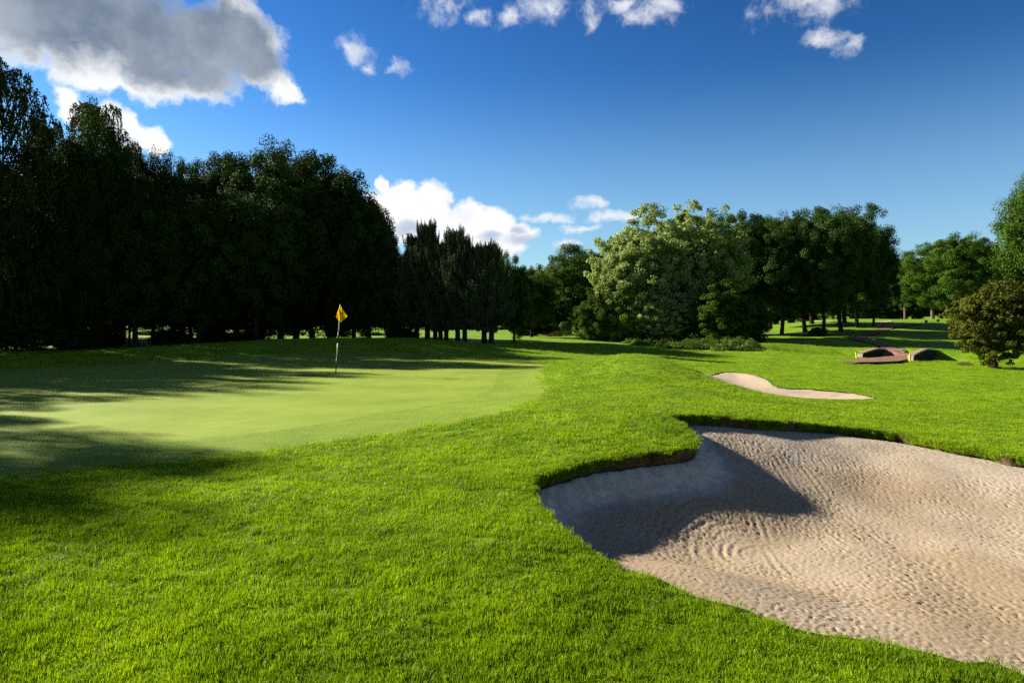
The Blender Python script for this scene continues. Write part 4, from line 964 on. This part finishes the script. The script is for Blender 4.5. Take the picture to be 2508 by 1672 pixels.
M['brick'] = brick_mat('old_brick', (0.026, 0.014, 0.008), (0.040, 0.021, 0.012), (0.034, 0.027, 0.019)); M['coping'] = simple_mat('coping_stone', (0.24, 0.17, 0.125), 0.9, 0.1, 0.3, 4, .5)
M['pale_stone'] = simple_mat('pale_stone', (0.42, 0.38, 0.33), 0.9, 0.1, 0.35, 9, .5)
def bridge():
    ends = [(at_depth(2107, 878, 36.0), at_depth(2179, 871, 39.6)), (at_depth(2231, 885, 33.8), at_depth(2292, 873, 37.2))]
    mid = (ends[0][0] + ends[1][1]) / 2
    root = empty('hump_bridge', (mid[0], mid[1], mid[2]), 'small brick hump bridge with two curved parapets over the ditch', 'bridge')
    for (a, b), hend, hmid in zip(ends, (0.24, 0.27), (0.42, 0.46)):
        a, b = a.copy(), b.copy(); zb = min(a[2], b[2]); d = (b - a)[:2]; Ln = np.linalg.norm(d); d /= Ln; nr = np.array([-d[1], d[0]]); n = 24; th = 0.22
        V = []; CV = []; za, zc = a[2], b[2]
        for i in range(n + 1):
            s = i / n; q = a[:2] + d * s * Ln; hh = hend + (hmid - hend) * (1 - abs(2 * s - 1) ** 1.3); zg = za * (1 - s) + zc * s
            arch = 0.0
            for sx in (-1, 1):
                for z in (zg - 0.75, zg + hh): V.append((*(q + nr * sx * th / 2), z))
            for sx, z in ((-1, hh), (-1, hh + .07), (1, hh + .07), (1, hh)): CV.append((*(a[:2] + d * (s * (Ln + .1) - .05) + nr * sx * (th / 2 + .04)), zg + z + .002))
        F = []; CF = []
        for i in range(n):
            k = i * 4
            F += [[k, k + 4, k + 5, k + 1], [k + 2, k + 3, k + 7, k + 6], [k + 1, k + 5, k + 7, k + 3]]
            CF += [[k + j, k + (j + 1) % 4, k + 4 + (j + 1) % 4, k + 4 + j] for j in range(4)]
        F += [[0, 1, 3, 2], [n * 4, n * 4 + 2, n * 4 + 3, n * 4 + 1]]; CF += [[3, 2, 1, 0], [n * 4 + j for j in range(4)]]
        mb = MB(); mb.add(V, F); pr = mb.build('parapet', M['brick'], root)
        mc = MB(); mc.add(CV, CF); cp = mc.build('coping', M['coping'], root); cp.parent = pr
        me = MB(); e = a[:2] - d * 0.06; me.box((e[0], e[1], za + hend / 2 - 0.12), (0.12, th + .06, hend + 0.26), math.atan2(d[1], d[0])); en = me.build('end_pier', M['pale_stone'], root); en.parent = pr
    md = MB(); c0, c1 = (ends[0][0] + ends[1][0]) / 2, (ends[0][1] + ends[1][1]) / 2; w = np.linalg.norm((ends[0][0] - ends[1][0])[:2]); c0, c1 = c0.copy(), c1.copy(); c0[2] = c0[2] - .13; c1[2] = c1[2] - .11
    md.beam(c0, c1, 2.25, 0.20); md.build('deck', M['path'], root)
bridge()
M['yellow_paint'] = simple_mat('yellow_paint', (0.70, 0.52, 0.01), 0.5, 0.3, 0.08)
def post(px, top, bot, D, w, mat, lb, lean=0.0, cap=None):
    a, b = at_depth(px, bot, D), at_depth(px + lean, top, D); o = empty('marker_post', (a[0], a[1], a[2]), lb, 'post', 'marker posts beside the bridge')
    mb = MB(); mb.beam(a - np.array([0, 0, .1]), b, w, w * .8); mb.build('stake', M[mat], o, bevel=.008)
    mc = MB(); mc.box((b[0], b[1], b[2] + .012), (w * .95, w * .8, .03), 0, 0, .4); mc.build('cap', M[cap or mat], o)
post(2099, 863, 878, 35.6, .075, 'yellow_paint', 'yellow stake on the grass left of the left parapet', -2.5)
post(2229.5, 868, 885, 33.4, .08, 'yellow_paint', 'yellow stake against the near end of the right parapet', -1)
post(2295, 862, 876, 37.6, .10, 'white_paint', 'white stake with a yellow cap at the far end of the right parapet', 1, 'yellow_paint')

# ------------------------------------------------------------------ wooden footbridge
M['wood'] = simple_mat('weathered_wood', (0.20, 0.145, 0.085), 0.9, 0.1, 0.35, 5, .4)
def footbridge():
    D = 59.0; P = lambda px, py, dd=0.0: at_depth(px, py, D + dd); o0 = P(1385, 828)
    root = empty('wooden_footbridge', tuple(o0), 'weathered wooden footbridge with sloping handrails beside the clipped bushes', 'bridge')
    for dd in (0.0, 1.3):
        r = MB(); r.beam(P(1333, 826, dd), P(1362, 813, dd), .10, .13); r.beam(P(1362, 813, dd), P(1409, 811, dd), .10, .13); r.beam(P(1409, 811, dd), P(1424, 819, dd), .10, .13); r.build('handrail', M['wood'], root)
        r = MB(); r.beam(P(1342, 828, dd), P(1364, 818, dd), .08, .11); r.beam(P(1364, 818, dd), P(1409, 819, dd), .08, .11); r.beam(P(1409, 819, dd), P(1423, 824, dd), .08, .11); r.build('lower_rail', M['wood'], root)
        for px in (1354, 1366, 1387, 1408, 1421):
            q = MB(); top = 813 if px < 1415 else 817.5
            if px < 1360: top = 817
            q.beam(P(px, 834, dd), P(px, top, dd), .12, .12); q.build('post', M['wood'], root)
    d = MB(); a, b = P(1360, 830, .65), P(1411, 830, .65); d.beam(a, b, 1.3, .1); d.build('deck', M['wood'], root)
footbridge()

# ------------------------------------------------------------------ small things on the upper fairway
M['black_box'] = simple_mat('dark_board', (0.015, 0.015, 0.014), 0.6, 0.3, 0.2)
for px, py, lb in ((2268, 790.5, 'dark low box on the upper fairway, nearer the path'), (2297, 788.5, 'dark low box on the upper fairway, further right near the trunks')):
    g = on_ground(px, py); z = float(H(*g)); o = empty('tee_box_marker', (g[0], g[1], z), lb, 'box', 'dark boxes on the upper fairway')
    mb = MB(); mb.box((g[0], g[1], z + .15), (.26, .16, .20)); mb.build('body', M['black_box'], o, bevel=.015)
    mc = MB(); mc.box((g[0], g[1], z + .265), (.29, .19, .03)); mc.build('lid', M['black_box'], o)
    for sx in (-1, 1):
        mf = MB(); mf.box((g[0] + sx * .1, g[1], z + .02), (.03, .12, .08)); mf.build('foot', M['black_box'], o)
def stone(px, py, s, mat, name, lb, cat):
    rs = np.random.RandomState(int(px)); g = on_ground(px, py); z = float(H(*g)); n = 10; V = []
    for i in range(n + 1):
        for j in range(16):
            a, b = math.pi * i / n, 2 * math.pi * j / 16; d = np.array([math.sin(a) * math.cos(b), math.sin(a) * math.sin(b), math.cos(a)])
            V.append(np.array([g[0], g[1], z + s * .25]) + d * s * np.array([1, .7, .55]) * (1 + .22 * float(perlin(d[0] * 1.7 + px, d[1] * 1.7 + d[2], 3))))
    F = [[i * 16 + j, i * 16 + (j + 1) % 16, (i + 1) * 16 + (j + 1) % 16, (i + 1) * 16 + j] for i in range(n) for j in range(16)]
    tag(mesh_obj(name, V, np.array(F), M[mat]), lb, cat)
stone(2139, 833, .16, 'pale_stone', 'stone', 'pale stone at the bend of the red path', 'stone')
stone(2163, 799, .14, 'bark', 'tree_stump', 'small dark stump left of the upper path', 'stump')
patch_px('far_bunker_sand', [(2135, 789.5), (2160, 788), (2183, 786.5), (2182, 788.8), (2160, 790.3), (2140, 790.6)], M['pale_sand'], 0.05, 'far strip of pale bunker sand on the upper fairway')
patch_px('far_green', [(1985, 786.8), (2010, 786), (2040, 786), (2040, 788.2), (2010, 788.6), (1985, 788.5)], M['far_green'], 0.05, 'pale far putting green seen between the trunks')
patch_px('ditch_bank', [(2342, 893), (2350, 889), (2356, 887), (2363, 888.5), (2371, 887), (2378, 891), (2384, 893.5), (2370, 894.5), (2352, 894.5)], M['soil'], 0.03, 'bare earth bank of the ditch right of the hump bridge')
